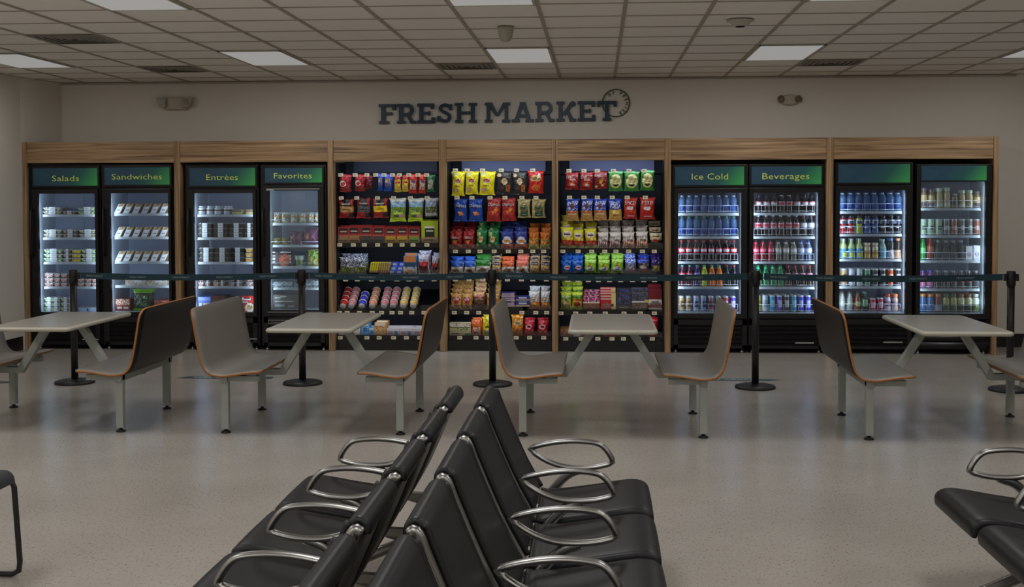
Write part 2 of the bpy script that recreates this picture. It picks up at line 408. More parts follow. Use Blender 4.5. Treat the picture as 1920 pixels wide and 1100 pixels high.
# cone sensor and smoke detector
o = MB().lathe([(.001, -.115), (.03, -.112), (.044, -.10), (.055, -.07), (.062, -.03), (.066, 0)], 24).build('cone_sensor', mat('translucent_grey_plastic', S(178, 172, 160), .4), loc=(-.717, 9.70, ZC-.004))
o['label'] = 'small grey cone-shaped sensor hanging under the ceiling before the middle light'; o['category'] = 'sensor'
t = thing('smoke_detector', 'round white smoke detector with black tip on the ceiling', 'smoke detector', (1.081, 9.48, ZC-.004))
MB().lathe([(.05, -.045), (.06, -.04), (.085, -.012), (.105, -.008), (.105, 0)], 24).build('dish', M_white, t)
MB().lathe([(.033, -.052), (.036, -.045), (.036, -.04)], 20).build('sensor_tip', M_foot, t)
# emergency lights on the far wall
t = thing('emergency_light', 'boxy beige emergency light with two square lamp heads above the Entrées fridge', 'emergency light', (-4.83, WALLY, 2.765))
bevel(MB().prism([(-.125, -.075), (.125, -.075), (.14, -.05), (.14, .065), (-.14, .065), (-.14, -.05)], -.07, 0).build('housing', M_bronze, t), .01)
for s in (-1, 1):
    h = MB().prism([(s*.10, -.055), (s*.18, -.045), (s*.215, .065), (s*.10, .065)][::s], -.12, -.03).build('lamp_head', M_bronze, t); bevel(h, .012, 3)
    MB().box(s*.145-.03, s*.145+.03, -.124, -.12, -.03, .045).build('lens', M_lens, h)
t = thing('emergency_light', 'oval beige emergency light with two round lamp heads above the Beverages fridge', 'emergency light', (2.13, WALLY, 2.748))
V = [(.115*math.cos(a), .06*math.sin(a)) for a in [k*math.pi/16 for k in range(32)]]
bevel(MB().prism(V, -.07, 0).build('housing', M_bronze, t), .02, 4)
for s in (-1, 1):
    q = MB().lathe([(.03, .045), (.038, .04), (.034, 0), (.02, -.03)], 18).build('lamp_head', M_lens, t)
    q.rotation_euler = (math.radians(75), 0, math.radians(25*s)); q.location = (s*.085, -.06, 0)

# ------------------------------------------------------------------ wall sign with slab letters
def arc(cx, cz, r, a0, a1, n=10, rz=None):
    return [(cx+r*math.cos(math.radians(a0+(a1-a0)*k/n)), cz+(rz or r)*math.sin(math.radians(a0+(a1-a0)*k/n))) for k in range(n+1)]
def ribbon(path, w):
    P = [Vector(p) for p in path]; L_ = []; R_ = []
    for i, p in enumerate(P):
        t = (P[min(i+1, len(P)-1)]-P[max(i-1, 0)]).normalized(); n = Vector((-t.y, t.x)); L_.append(p+n*w/2); R_.append(p-n*w/2)
    return [(tuple(R_[i]), tuple(R_[i+1]), tuple(L_[i+1]), tuple(L_[i])) for i in range(len(P)-1)]
def R4(a, b, c, d): return [(a, b), (c, b), (c, d), (a, d)]
SW = .19; HB = .15
GL = {
 'F': (.89, [R4(.12, 0, .32, 1), R4(0, 1-HB, .86, 1), R4(.69, .70, .86, 1), R4(0, 0, .50, .13), R4(.3, .44, .68, .58)]),
 'E': (.89, [R4(.10, 0, .30, 1), R4(0, 1-HB, .86, 1), R4(.70, .72, .86, 1), R4(0, 0, .89, HB), R4(.72, 0, .89, .30), R4(.3, .44, .66, .57), R4(.55, .40, .66, .61)]),
 'R': (.96, [R4(.10, 0, .30, 1), R4(0, 1-HB, .52, 1), R4(0, 0, .42, .13), R4(.3, .37, .56, .52), R4(.74, 0, .97, .13), [(.47, .45), (.66, .45), (.88, 0), (.68, 0)]]+ribbon(arc(.53, .683, .24, 90, -90, 12), SW)),
 'S': (.88, ribbon(arc(.44, .73, .25, 30, 180, 10, .18)+[(.22, .66), (.34, .57), (.55, .48), (.66, .38)]+arc(.44, .27, .25, 10, -150, 10, .18), .17)+[R4(.66, .66, .82, .95), R4(.03, .07, .19, .36)]),
 'H': (1.13, [R4(.11, 0, .31, 1), R4(.82, 0, 1.02, 1), R4(.3, .43, .85, .57), R4(0, .87, .42, 1), R4(.71, .87, 1.13, 1), R4(0, 0, .42, .13), R4(.71, 0, 1.13, .13)]),
 'M': (1.30, [R4(.10, 0, .28, 1), R4(1.02, 0, 1.20, 1), R4(0, .87, .33, 1), R4(.97, .87, 1.30, 1), R4(0, 0, .40, .13), R4(.88, 0, 1.30, .13), [(.12, 1), (.58, .32), (.72, .32), (.36, 1)], [(.94, 1), (.58, .32), (.72, .32), (1.18, 1)]]),
 'A': (1.15, [[(.12, .05), (.33, .05), (.67, 1), (.46, 1)], [(.82, .05), (1.03, .05), (.70, 1), (.49, 1)], R4(.35, .24, .82, .38), R4(0, 0, .43, .13), R4(.70, 0, 1.15, .13), R4(.42, .87, .72, 1)]),
 'K': (1.0, [R4(.11, 0, .31, 1), R4(0, .87, .42, 1), R4(0, 0, .42, .13), [(.3, .36), (.42, .30), (.86, .82), (.70, .92)], [(.44, .58), (.62, .62), (.92, 0), (.70, 0)], R4(.66, 0, 1.0, .13)]+ribbon(arc(.84, .88, .07, 0, 360, 12), .13)),
 'T': (1.0, [R4(.40, 0, .60, 1), R4(0, 1-HB, 1.0, 1), R4(0, .70, .16, 1), R4(.84, .70, 1.0, 1), R4(.28, 0, .72, .13)]),
}
SH = .221
sign = thing('wall_sign', 'raised navy FRESH MARKET letters with round olive emblem on the far wall', 'sign', (-2.479, WALLY, 2.515))
spans = [('F', 80, 200), ('R', 207, 337), ('E', 350, 470), ('S', 486, 600), ('H', 613, 765), ('M', 820, 995), ('A', 1005, 1160), ('R', 1168, 1300), ('K', 1313, 1447), ('E', 1460, 1580), ('T', 1592, 1727)]
mpx = 3.692*165.45
for ch, a, b in spans:
    w, polys = GL[ch]; x0 = (a-79)/mpx; sx = (b-a)/mpx/w; m = MB(); lift = .006*(a-79)/mpx/2.7*3
    for ip, p in enumerate(polys):
        ar = sum(p[i][0]*p[(i+1) % len(p)][1]-p[(i+1) % len(p)][0]*p[i][1] for i in range(len(p)))
        q = p if ar > 0 else p[::-1]
        m.prism([(x0+u*sx, v*SH+lift) for u, v in q], -.045-.00025*ip, -.004)
    m.build('letter', M_letter, sign)
ecx, ecz, er = (1722-79)/mpx, (2.729-2.515), .152
m = MB()
ring = [(ecx+er*math.cos(k*math.pi/24), ecz+er*math.sin(k*math.pi/24)) for k in range(49)]
for q in ribbon(ring, .014): m.prism(q[::-1] if sum(q[i][0]*q[(i+1) % 4][1]-q[(i+1) % 4][0]*q[i][1] for i in range(4)) < 0 else q, -.02, -.002)
e_ = m.build('emblem_ring', M_ring, sign)
m = MB()
for k, ch in enumerate('BY PREMIER'):
    if ch == ' ': continue
    a = math.radians(126-k*21.5); v, f, w = text_geo(ch); h = .037
    P = [];
    for x, y in v:
        x *= h*1.05; y = y*h; r = er-.052+y; P.append((ecx+math.cos(a)*r+math.sin(a)*x, -.012, ecz+math.sin(a)*r-math.cos(a)*x))
    n = len(P); m.add(P, f)
    ed = {}
    for q in f:
        for i in range(len(q)): ed[(q[i], q[(i+1) % len(q)])] = 1
    m.add(P+[(p[0], -.002, p[2]) for p in P], [(x, y, y+n, x+n) for x, y in ed if (y, x) not in ed])
m.build('lettering', M_ring, e_)

# ------------------------------------------------------------------ belt stanchions
def stanchion(x, y, label, nxt=None, head=(-1, 1)):
    t = thing('belt_stanchion', label, 'stanchion', (x, y, 0), 'black belt stanchions before the fridges')
    MB().lathe([(.176, 0), (.177, .012), (.172, .022), (.12, .034), (.045, .04)], 40).build('base', M_black, t)
    MB().lathe([(.031, .036), (.031, .93)], 20).build('post', M_black, t)
    h = MB().lathe([(.036, .90), (.038, .915), (.038, 1.02), (.034, 1.03)], 20).build('belt_head', M_blackp, t)
    for s in head: bevel(MB().box(s*.036, s*.062, -.017, .017, .945, 1.008).build('belt_clip', M_blackp, t), .003)
    if nxt:
        dx, dy = nxt[0]-x, nxt[1]-y; L_ = math.hypot(dx, dy); n = 24; m = MB(); hz = .028
        def sag(s): return .978-.018*4*s*(1-s)
        pts = [(dx*(.070/L_+(1-.14/L_)*k/n), dy*k/n, sag(k/n)) for k in range(n+1)]
        V = []; Fs = []
        for p in pts: V += [(p[0], p[1]-.001, p[2]-hz), (p[0], p[1]-.001, p[2]+hz), (p[0], p[1]+.001, p[2]+hz), (p[0], p[1]+.001, p[2]-hz)]
        for k in range(n):
            a, b = 4*k, 4*k+4; Fs += [(a, b, b+1, a+1), (a+1, b+1, b+2, a+2), (a+2, b+2, b+3, a+3), (a+3, b+3, b, a)]
        m.add(V, Fs, 0)
        s = .12
        while s < L_-.24:
            put_text(m, 'FRESH MARKET', s+.08, 0, 0, .017, .15, 1, yf=lambda X, Z: dy*X/L_-.003)
            # lift the word to the belt's height
            k0 = len(m.v)-len(text_geo('FRESH MARKET')[0])
            for q in range(k0, len(m.v)):
                vx, vy, vz = m.v[q]; m.v[q] = (vx, vy, vz+sag(max(0, min(1, (vx-.055)/(L_-.11))))-.008)
            if s+.32 < L_-.1:
                cz = sag((s+.28)/L_)
                for q in ribbon([(s+.28+.014*math.cos(a*math.pi/6), cz+.014*math.sin(a*math.pi/6)) for a in range(13)], .003):
                    yy = dy*(s+.28)/L_-.003; m.add([(p[0], yy, p[1]) for p in q], [(0, 1, 2, 3)], 2)
            s += .395
        m.build('belt', [M_belt, M_beltp, mat('belt_emblem_print', S(30, 80, 60), .6)], t)
SP = [(-4.73, 10.82), (-2.647, 10.88), (-.931, 10.90), (1.381, 10.85), (3.542, 10.81)]
SLAB = ['stanchion before the Salads fridge, start of the belt, behind the leftmost table', 'stanchion before the Favorites fridge, behind the second table',
        'stanchion before the middle snack bay, behind the centre booth bench', 'stanchion between the Ice Cold and Beverages fridges, joined by belt both ways',
        'stanchion at the far right end of the belt, before the bare wall']
for k, (x, y) in enumerate(SP):
    stanchion(x, y, 'black '+SLAB[k], SP[k+1] if k < 4 else None, (1,) if k == 0 else (-1, 1))

# floor decals
def decal(x0, x1, y, label, pl=.1, pr=0):
    t = MB(); d = .13
    t.prism([(0, 0), (0, 0), (0, 0)], 0, 0) if False else None
    t.add([(x0, y-d/2, .0015), (x1, y-d/2, .0015), (x1+pr, y+0*d, .0015), (x1, y+d/2, .0015), (x0+pl, y+d/2, .0015)], [(0, 1, 2, 3, 4)], 0)
    t.add([(x0, y-d/2, .0003), (x1, y-d/2, .0003), (x1+pr, y, .0003), (x1, y+d/2, .0003), (x0+pl, y+d/2, .0003)], [(4, 3, 2, 1, 0)], 0)
    x = x0+.16; r = random.Random(3)
    while x < x1-.12:
        w = r.uniform(.02, .05); t.box(x, x+w, y-.02, y+.02, .0015, .0021, 1); x += w+(.015 if r.random() < .8 else .05)
    o = t.build('floor_decal', [M_decal, M_decalp]); o['label'] = label; o['category'] = 'floor sticker'; o['group'] = 'slate green floor stickers'
p = atz(333, 707, 0); decal(p.x, p.x+.9, p.y, 'slate green floor sticker with pale print behind the second bench from the left side')
p = atz(1345, 711.5, 0); decal(p.x-.3, p.x+.44, p.y, 'slate green floor sticker with pointed end behind the stanchion before the drinks', 0.0, .14)
p = atz(-20, 716.5, 0); decal(p.x-.5, p.x+.12, p.y, 'slate green floor sticker at the picture edge beneath the leftmost bench', 0, .16)

# ------------------------------------------------------------------ booth tables with two benches
def booth(cx, label):
    t = thing('booth_table', label, 'booth table', (cx, 9.05, 0), 'booth tables with attached benches')
    Y0, Y1 = -.61, .61
    prof = [(-.842, .895), (-.828, .86), (-.815, .80), (-.79, .653), (-.764, .528), (-.738, .468), (-.70, .435), (-.65, .424), (-.60, .422), (-.50, .436), (-.42, .447), (-.34, .450)]
    for s in (1, -1):
        cl = smooth_path([(x, z) for x, z in prof], 4); n = len(cl)
        d = [0]
        for i in range(1, n): d.append(d[-1]+math.dist(cl[i], cl[i-1]))
        ins = []
        for i in range(n):
            a = min(d[i], .08); b = min(d[-1]-d[i], .035)
            ins.append(max(.08-math.sqrt(max(0, .08**2-(.08-a)**2)), .035-math.sqrt(max(0, .035**2-(.035-b)**2))))
        cl = [(x*s, z) for x, z in cl]
        m = MB(); ys = [Y0+(Y1-Y0)*k/12 for k in range(13)]
        # gentle dish across the length
        strip(m, cl, .0075, ys, mi=0 if s > 0 else 2, mi_edge=1, mi2=2 if s > 0 else 0, inset=ins)
        if s < 0: m.f = [f[::-1] for f in m.f]
        m.build('bench_shell', [M_shell, M_ply, M_shellb], t)
        f = MB()
        f.box(s*.602, s*.654, -.53, .53, .365, .41)
        for y in (-.48, .47): f.box(s*.385, s*.654, y-.025, y+.025, .372, .412)
        f.box(s*.40, s*.47, -.5, .5, .408, .428)
        bevel(f.build('seat_rail', M_frame, t), .003)
        for y in (-.48, .47):
            l = bevel(MB().box(s*.602, s*.654, y-.026, y+.026, .03, .37).build('leg', M_frame, t), .003)
            MB().lathe([(.03, 0), (.036, .004), (.03, .012), (.012, .018), (.012, .032)], 16, s*.628, y).build('glide', M_foot, l)
        a = MB()
        pl = [(s*x, z) for x, z in ((.62, .345), (.33, .345), (.085, .728), (.15, .728), (.362, .392), (.62, .392))]
        a.prism(pl if s < 0 else pl[::-1], 0, .06)
        bevel(a.build('table_arm', M_frame, t), .003)
    p = MB().box(-.20, .20, -.35, .35, .716, .728); p.box(-.16, -.06, .0, .06, .70, .72); p.box(.06, .16, .0, .06, .70, .72); p.build('table_bracket', M_frame, t)
    # table top with rounded corners and a bull-nosed edge
    w, h, r = .31, .61, .05; ring = []
    for qx, qy, a0 in ((w-r, -h+r, -90), (w-r, h-r, 0), (-w+r, h-r, 90), (-w+r, -h+r, 180)):
        for k in range(7):
            a = math.radians(a0+90*k/6); ring.append((qx, qy, math.cos(a), math.sin(a)))
    sec = [(-.016, .728, 0), (-.004, .732, 1), (0, .742, 1), (-.002, .750, 1), (-.010, .757, 1), (-.02, .760, 0)]
    V = []; Fs = []; Mi = []; n = len(ring)
    for off, z, _ in sec:
        for qx, qy, c, s_ in ring: V.append((qx+c*(r+off), qy+s_*(r+off), z))
    for j in range(len(sec)-1):
        for k in range(n): Fs.append((j*n+k, j*n+(k+1) % n, (j+1)*n+(k+1) % n, (j+1)*n+k)); Mi.append(1)
    Fs += [list(range(n-1, -1, -1)), [(len(sec)-1)*n+k for k in range(n)]]; Mi += [0, 0]
    MB().add(V, Fs, Mi, None, False).build('tabletop', [M_top, M_tedge], t)
    for pl in t.children[-1].data.polygons: pl.use_smooth = len(pl.vertices) == 4
    return t
b0 = booth(-4.04, 'leftmost grey booth table with two attached plywood-edged benches, cut by the frame')
for cx, lb in ((-2.015, 'second grey booth table, between the Favorites fridge and the near black seats'),
               (.108, 'centre grey booth table with two benches facing across, before the snack bays'),
               (2.495, 'rightmost grey booth table with two benches, before the blank-sign fridges')):
    c = copy_tree(b0); c.location.x = cx; c['label'] = lb

# ------------------------------------------------------------------ back-to-back beam seating
def beam_seats(cx, dy, label, nseat=5):
    t = thing('beam_seating', label, 'airport seating', (cx, dy, 0), 'black back-to-back beam seating rows')
    pads = [5.175-.603*k for k in range(nseat)]; gaps = [5.475-.602*k for k in range(nseat+1)]
    for s in (1, -1):
        # back pad: centre line from inner lip over the rolled top and down the front
        cl = smooth_path([(.052, .795), (.056, .818), (.074, .832), (.092, .818), (.108, .775), (.150, .672), (.190, .580), (.225, .505), (.262, .440), (.288, .395)], 3)
        n = len(cl); th = [.010+(.006 if 9 < i < n-2 else 0) for i in range(n)]
        for yc in pads:
            ys = [yc-.225+.45*k/10 for k in range(11)]; sc = [.45, 1]+[1.05]*7+[1, .45]
            ys = [yc-.225, yc-.219, yc-.20]+[yc-.15+.3*k/4 for k in range(5)]+[yc+.20, yc+.219, yc+.225]
            m = MB(); c2 = [(x*s, z) for x, z in cl]
            strip(m, c2, th, ys, sc, 0, 1, crown=None)
            if s < 0: m.f = [f[::-1] for f in m.f]
            b = m.build('back_pad', [M_leather, M_piping], t)
            for yy in (yc-.222, yc+.222):
                MB().tube([((x+.012)*s, yy, z) for x, z in cl[8:]], .011, 8).build('piping', M_piping, b)
            # grey rear shell of the back
            m = MB(); strip(m, [((x-.024)*s, z-.010) for x, z in cl[10:]], .005, [yc-.212, yc, yc+.212])
            if s < 0: m.f = [f[::-1] for f in m.f]
            m.build('rear_shell', M_rear, b)
        sl = smooth_path([(.300, .372), (.34, .362), (.40, .362), (.48, .372), (.56, .384), (.64, .398), (.70, .405), (.738, .400), (.757, .380), (.760, .352)], 3); n = len(sl)
        th = [.012]*3+[.022]*(n-7)+[.019, .016, .013, .010]
        for yc in pads:
            ys = [yc-.268, yc-.262, yc-.245, yc-.2, yc-.1, yc, yc+.1, yc+.2, yc+.245, yc+.262, yc+.268]; sc = [.5, .85, 1, 1.05, 1.1, 1.12, 1.1, 1.05, 1, .85, .5]
            m = MB(); strip(m, [(x*s, z) for x, z in sl], th, ys, sc, 0, 1)
            if s < 0: m.f = [f[::-1] for f in m.f]
            q = m.build('seat_pad', [M_leather, M_piping], t)
            m = MB(); strip(m, [(x*s, z-.026) for x, z in sl[1:-4]], .004, [yc-.255, yc+.255], mi=0)
            if s < 0: m.f = [f[::-1] for f in m.f]
            m.build('seat_pan', M_alu, q)
        for yg in gaps:
            m = MB()
            for dyy in (.056, -.056):
                y = yg+dyy
                if pads[-1]-.3 < y < pads[0]+.3:
                    m.tube([(x*s, y-(.0 if dyy > 0 else 0), z) for x, z in smooth_path([(.062, .802), (.074, .814), (.088, .802), (.106, .762), (.147, .662), (.186, .572), (.222, .497), (.258, .432), (.286, .382), (.32, .342)], 2)], [.015]*6+[.013]*13, 10)
            m.build('back_rail', M_alu, t)
            loop = smooth_path([(.245, .548), (.30, .564), (.38, .578), (.46, .582), (.54, .574), (.575, .556), (.602, .522), (.618, .492)], 3)+smooth_path([(.600, .480), (.54, .466), (.46, .461), (.39, .468), (.32, .492), (.27, .522)], 3)
            m = MB(); m.tube([(x*s, yg, z) for x, z in loop], .0125, 10, closed=True, sx=1.5)
            m.tube([(x*s, yg, z) for x, z in smooth_path([(.50, .456), (.455, .448), (.41, .425), (.36, .375), (.32, .33), (.22, .30)], 3)], [.012, .016]+[.020]*14, 10, sx=.8)
            m.build('armrest', M_alu, t)
            MB().bar((0, yg, .315), (s*.70, yg, .345), .035, .03).build('seat_bracket', M_alu, t)
    bevel(MB().box(-.045, .045, gaps[-1]-.05, gaps[0]+.05, .27, .345).build('beam', M_blackp, t), .006)
    for y in (5.26, 5.475-.602*(nseat-1)+.1):
        l = MB(); l.tube([(x, y, z) for x, z in smooth_path([(-.62, .03), (-.50, .085), (-.34, .155), (-.16, .225), (0, .25), (.16, .225), (.34, .155), (.50, .085), (.62, .03)], 4)], .024, 10, sx=1.2)
        l.build('leg', M_alu, t)
        g = MB()
        for s in (-1, 1): g.lathe([(.03, 0), (.032, .012), (.02, .02), (.015, .03)], 14, s*.61, y)
        g.build('foot_glide', M_foot, t)
    return t
u = beam_seats(-.547, 0, 'double row of black padded beam seats with looped arms, centre foreground')
c = copy_tree(u); c.location = (2.215, -.09, 0); c['label'] = 'black padded beam seats with looped arms at the right edge, mostly outside the frame'

# sled chair at the left edge
t = thing('sled_chair', 'charcoal cushioned chair with black tube sled frame at the left edge', 'chair', (0, 0, 0))
m = MB()
cl = smooth_path([(-3.08, .475), (-2.95, .455), (-2.75, .455), (-2.62, .462), (-2.575, .455), (-2.555, .425)], 3); n = len(cl)
strip(m, cl, [.03]*(n-5)+[.032, .030, .026, .02, .012], [4.70, 4.71, 4.74, 4.85, 4.95, 5.05, 5.16, 5.19, 5.20], [.4, .75, 1, 1.15, 1.2, 1.15, 1, .75, .4])
m.build('seat', M_cush, t)
m = MB(); strip(m, smooth_path([(-3.20, .86), (-3.17, .70), (-3.12, .56), (-3.08, .48)], 3), .022, [4.72, 4.74, 4.95, 5.16, 5.18], [.5, 1, 1.1, 1, .5]); m.build('backrest', M_cush, t)
m = MB()
for y in (5.22, 4.68):
    m.tube([(x, y, z) for x, z in [(-3.21, .84), (-3.1, .44), (-3.12, .42), (-3.06, .43), (-2.60, .43), (-2.575, .425), (-2.565, .40), (-2.545, .07), (-2.55, .03), (-2.58, .014), (-3.10, .014)]], .0125, 10)
m.tube([(-2.65, 4.68, .42), (-2.65, 5.22, .42)], .01, 8)
m.build('sled_frame', M_black, t)

# ------------------------------------------------------------------ wooden surround
FY = 13.25
POSTS = [(-6.348, -6.300), (-4.635, -4.569), (-2.927, -2.863), (-1.706, -1.631), (-.484, -.421), (.724, .786), (2.423, 2.495), (4.147, 4.202)]
sur = thing('wooden_surround', 'long walnut-look wooden surround framing the fridges and snack bays', 'surround', (0, FY, 0))
for a, b in POSTS:
    bevel(MB().box(a, b, -.004, WALLY-FY-.03 if a > -6 else .03, 0, 2.298).build('post', M_woodz, sur), .003)
for (a, b), (c, d) in zip(POSTS[:-1], POSTS[1:]):
    bevel(MB().box(b, c, .006, .03, 2.066, 2.296).build('fascia_panel', M_woodx, sur), .002)
    MB().box(b if b > -6 else -6.17, c, .03, WALLY-FY-.03, 2.27, 2.29).build('top_board', M_woodx, sur)
MB().box(-6.30, -6.275, .045, .055, 0, 2.066).build('gap_shade_strip', M_jet, sur)  # added dark strip standing in for the shade beside the fridge
MB().box(-6.19, 4.147, WALLY-FY-.03, WALLY-FY-.012, .0, 2.29).build('back_board', M_jet, sur)  # coloured black to stand in for shade in the gaps around the fridges

# ------------------------------------------------------------------ product meshes (unit size: width 1, depth 1, height 1)
PRODUCTS = []; _cache = {}; DECK = {}; LIMITS = {}
def colour_at(u, v, base, zones, rnd):
    c = base
    for z in zones:
        k = z[0]
        if k == 'r' and z[1] <= u <= z[3] and z[2] <= v <= z[4]: c = z[5]
        elif k == 'e' and ((u-z[1])/z[3])**2+((v-z[2])/z[4])**2 <= 1: c = z[5]
        elif k == 's' and z[1] <= v <= z[2]: c = z[3] if int(u*z[5]*2) % 2 else z[4]
        elif k == 'h' and z[1] <= v <= z[2]: c = z[3] if int((v-z[1])/(z[2]-z[1])*z[5]*2) % 2 else z[4]
        elif k == 'n' and z[1] <= u <= z[3] and z[2] <= v <= z[4]:
            q = z[5][rnd.randrange(len(z[5]))]; c = q
        elif k == 't' and z[2] <= v <= z[4] and abs(u-(z[1]+z[3])/2) <= (z[3]-z[1])/2*((v-z[2])/(z[4]-z[2])): c = z[5]
    return S(*c)
KIND = {}
def K(name, base, zones=(), text=(), desc='snack bag', obj='snack_bag', cat='bag', form='bag'):
    KIND[name] = dict(base=base, zones=list(zones), text=list(text), desc=desc, obj=obj, cat=cat, form=form)
def bag_mesh(kd, key):
    rnd = random.Random(hash(key) % 9973 if False else sum(map(ord, key)))
    NU, NV = 20, 26; ph = [rnd.uniform(0, 6.28) for _ in range(8)]
    def wid(v):
        e = min(1, min(v, 1-v)/.10); return 1-.10*e-.045*math.sin(v*3.1416)*e
    def thick(u, v):
        a = max(0, 1-abs(2*u-1)**2.4)**.7; b = min(1, min(v-.045, .955-v)/.22); b = max(0, b)**.6
        cr = .16*math.sin(9*u+5*v+ph[0])*b+.12*math.sin(17*u-13*v+ph[1])*b+.10*math.sin(5*u+19*v+ph[6])*b+.22*math.sin(14*u+ph[2])*(1-b)*a
        return max(.02, a*b*(.9+cr)+.03+.05*max(0, cr))
    m = MB()
    def P(u, v, s):
        x = (u-.5)*wid(v)+.02*math.sin(6*v+ph[3]); y = -s*.5*thick(u, v) if 0 < u < 1 else 0
        z = v+.012*math.sin(8*u+ph[4])*(1 if v > .5 else -1)*abs(2*v-1)**6
        if v in (0, 1) or v < .05 or v > .95: y = .04*math.sin(16*u+ph[5])
        return (x, y-.05*math.sin(3.14*v), z)
    for s in (1, -1):
        V = [P(i/NU, j/NV, s) for j in range(NV+1) for i in range(NU+1)]; Fs = []; Cs = []
        for j in range(NV):
            for i in range(NU):
                a = j*(NU+1)+i; q = (a, a+1, a+NU+2, a+NU+1); Fs.append(q if s > 0 else q[::-1])
                u, v = (i+.5)/NU, (j+.5)/NV
                Cs.append(colour_at(u, v, kd['base'], kd['zones'] if s > 0 else [z for z in kd['zones'] if z[0] == 'r' and z[1] <= .05 and z[3] >= .95], rnd))
        m.add(V, Fs, 0, Cs, True)
    for t, cu, cv, h, w, c in kd['text']:
        def yf(X, Z):
            v = min(.95, max(.06, Z)); u = min(.98, max(.02, (X-.02*math.sin(6*v+ph[3]))/wid(v)+.5)); return P(u, v, 1)[1]-.035
        put_text(m, t, cu-.5, 0, cv-h*.2, h*1.35, min(.84, w*1.12), 1, S(*c), yf=yf)
    return m.mesh(key, [M_print_film, M_card])
def box_mesh(kd, key):
    rnd = random.Random(sum(map(ord, key))); m = MB(); NU, NV = 14, 12; V = [((i/NU)-.5, -.5, j/NV) for j in range(NV+1) for i in range(NU+1)]; Fs = []; Cs = []
    for j in range(NV):
        for i in range(NU):
            a = j*(NU+1)+i; Fs.append((a, a+1, a+NU+2, a+NU+1)); Cs.append(colour_at((i+.5)/NU, (j+.5)/NV, kd['base'], kd['zones'], rnd))
    m.add(V, Fs, 0, Cs)
    top = S(*kd.get('top', kd['base'])); b = S(*kd['base'])
    v = [(-.5, -.5, 0), (.5, -.5, 0), (.5, .5, 0), (-.5, .5, 0), (-.5, -.5, 1), (.5, -.5, 1), (.5, .5, 1), (-.5, .5, 1)]
    m.add(v, [(0, 3, 2, 1), (4, 5, 6, 7), (1, 2, 6, 5), (3, 0, 4, 7), (2, 3, 7, 6)], 0, [b, top, b, b, b])
    for t, cu, cv, h, w, c in kd['text']: put_text(m, t, cu-.5, -.515, cv, h, w, 0, S(*c))
    return m.mesh(key, [M_card])
def clam_mesh(kd, key):
    """tapered food tray with a flanged rim; clear lid comes as a part"""
    rnd = random.Random(sum(map(ord, key))); m = MB(); NU, NV = 12, 4
    for face in range(4):
        V = []; Fs = []; Cs = []
        for j in range(NV+1):
            z = j/NV*.72; w = .40+.07*j/NV
            for i in range(NU+1):
                a = -w+2*w*i/NU; V.append([(a, -w, z), (w, a, z), (-a, w, z), (-w, -a, z)][face])
        for j in range(NV):
            for i in range(NU):
                a = j*(NU+1)+i; Fs.append((a, a+1, a+NU+2, a+NU+1)); Cs.append(colour_at((i+.5)/NU, (j+.5)/NV*.7, kd['base'], kd['zones'], rnd))
        m.add(V, Fs, 0, Cs)
    rim = S(*kd.get('rim', (215, 220, 222)))
    m.box(-.5, .5, -.5, .5, .70, .76, 0, rim)
    m.box(-.40, .40, -.40, .40, 0, .01, 0, rim)
    if kd.get('tag'):
        m.add([(-.16, -.49, .02), (.18, -.49, .02), (.18, -.515, .95), (-.16, -.515, .95)], [(0, 1, 2, 3)], 0, S(225, 228, 232))
        for q in (.3, .45, .6): m.add([(-.10, -.505, q), (.12, -.505, q), (.12, -.51, q+.05), (-.10, -.51, q+.05)], [(0, 1, 2, 3)], 0, S(140, 145, 150))
    return m.mesh(key, [M_card])
_lid = None
def lid_mesh():
    global _lid
    if not _lid:
        m = MB(); m.box(-.49, .49, -.49, .49, .76, .80); m.prism([(-.44, .80), (.44, .80), (.38, .98), (-.38, .98)], -.42, .42); _lid = m.mesh('clear_lid', [M_lid])
    return _lid
def wedge_mesh(kd, key):
    rnd = random.Random(sum(map(ord, key))); m = MB(); NU, NV = 10, 10
    V = [((i/NU)*.62-.5+.38*j/NV, -.5+.35*j/NV, j/NV) for j in range(NV+1) for i in range(NU+1)]; Fs = []; Cs = []
    for j in range(NV):
        for i in range(NU):
            a = j*(NU+1)+i; Fs.append((a, a+1, a+NU+2, a+NU+1)); Cs.append(colour_at((i+.5)/NU, (j+.5)/NV, kd['base'], kd['zones'], rnd))
    m.add(V, Fs, 0, Cs)
    b = S(*kd['base']); v = [(-.5, -.5, 0), (.12, -.5, 0), (.12, .5, 0), (-.5, .5, 0), (-.12, -.15, 1), (.5, -.15, 1), (.5, .3, 1), (-.12, .3, 1)]
    br = [S(*colour) for colour in ((150, 120, 80),)]
    m.add(v, [(0, 3, 2, 1), (4, 5, 6, 7), (1, 2, 6, 5), (3, 0, 4, 7), (2, 3, 7, 6)], 0, [b, S(200, 205, 208), br[0], b, b])
    return m.mesh(key, [M_card])
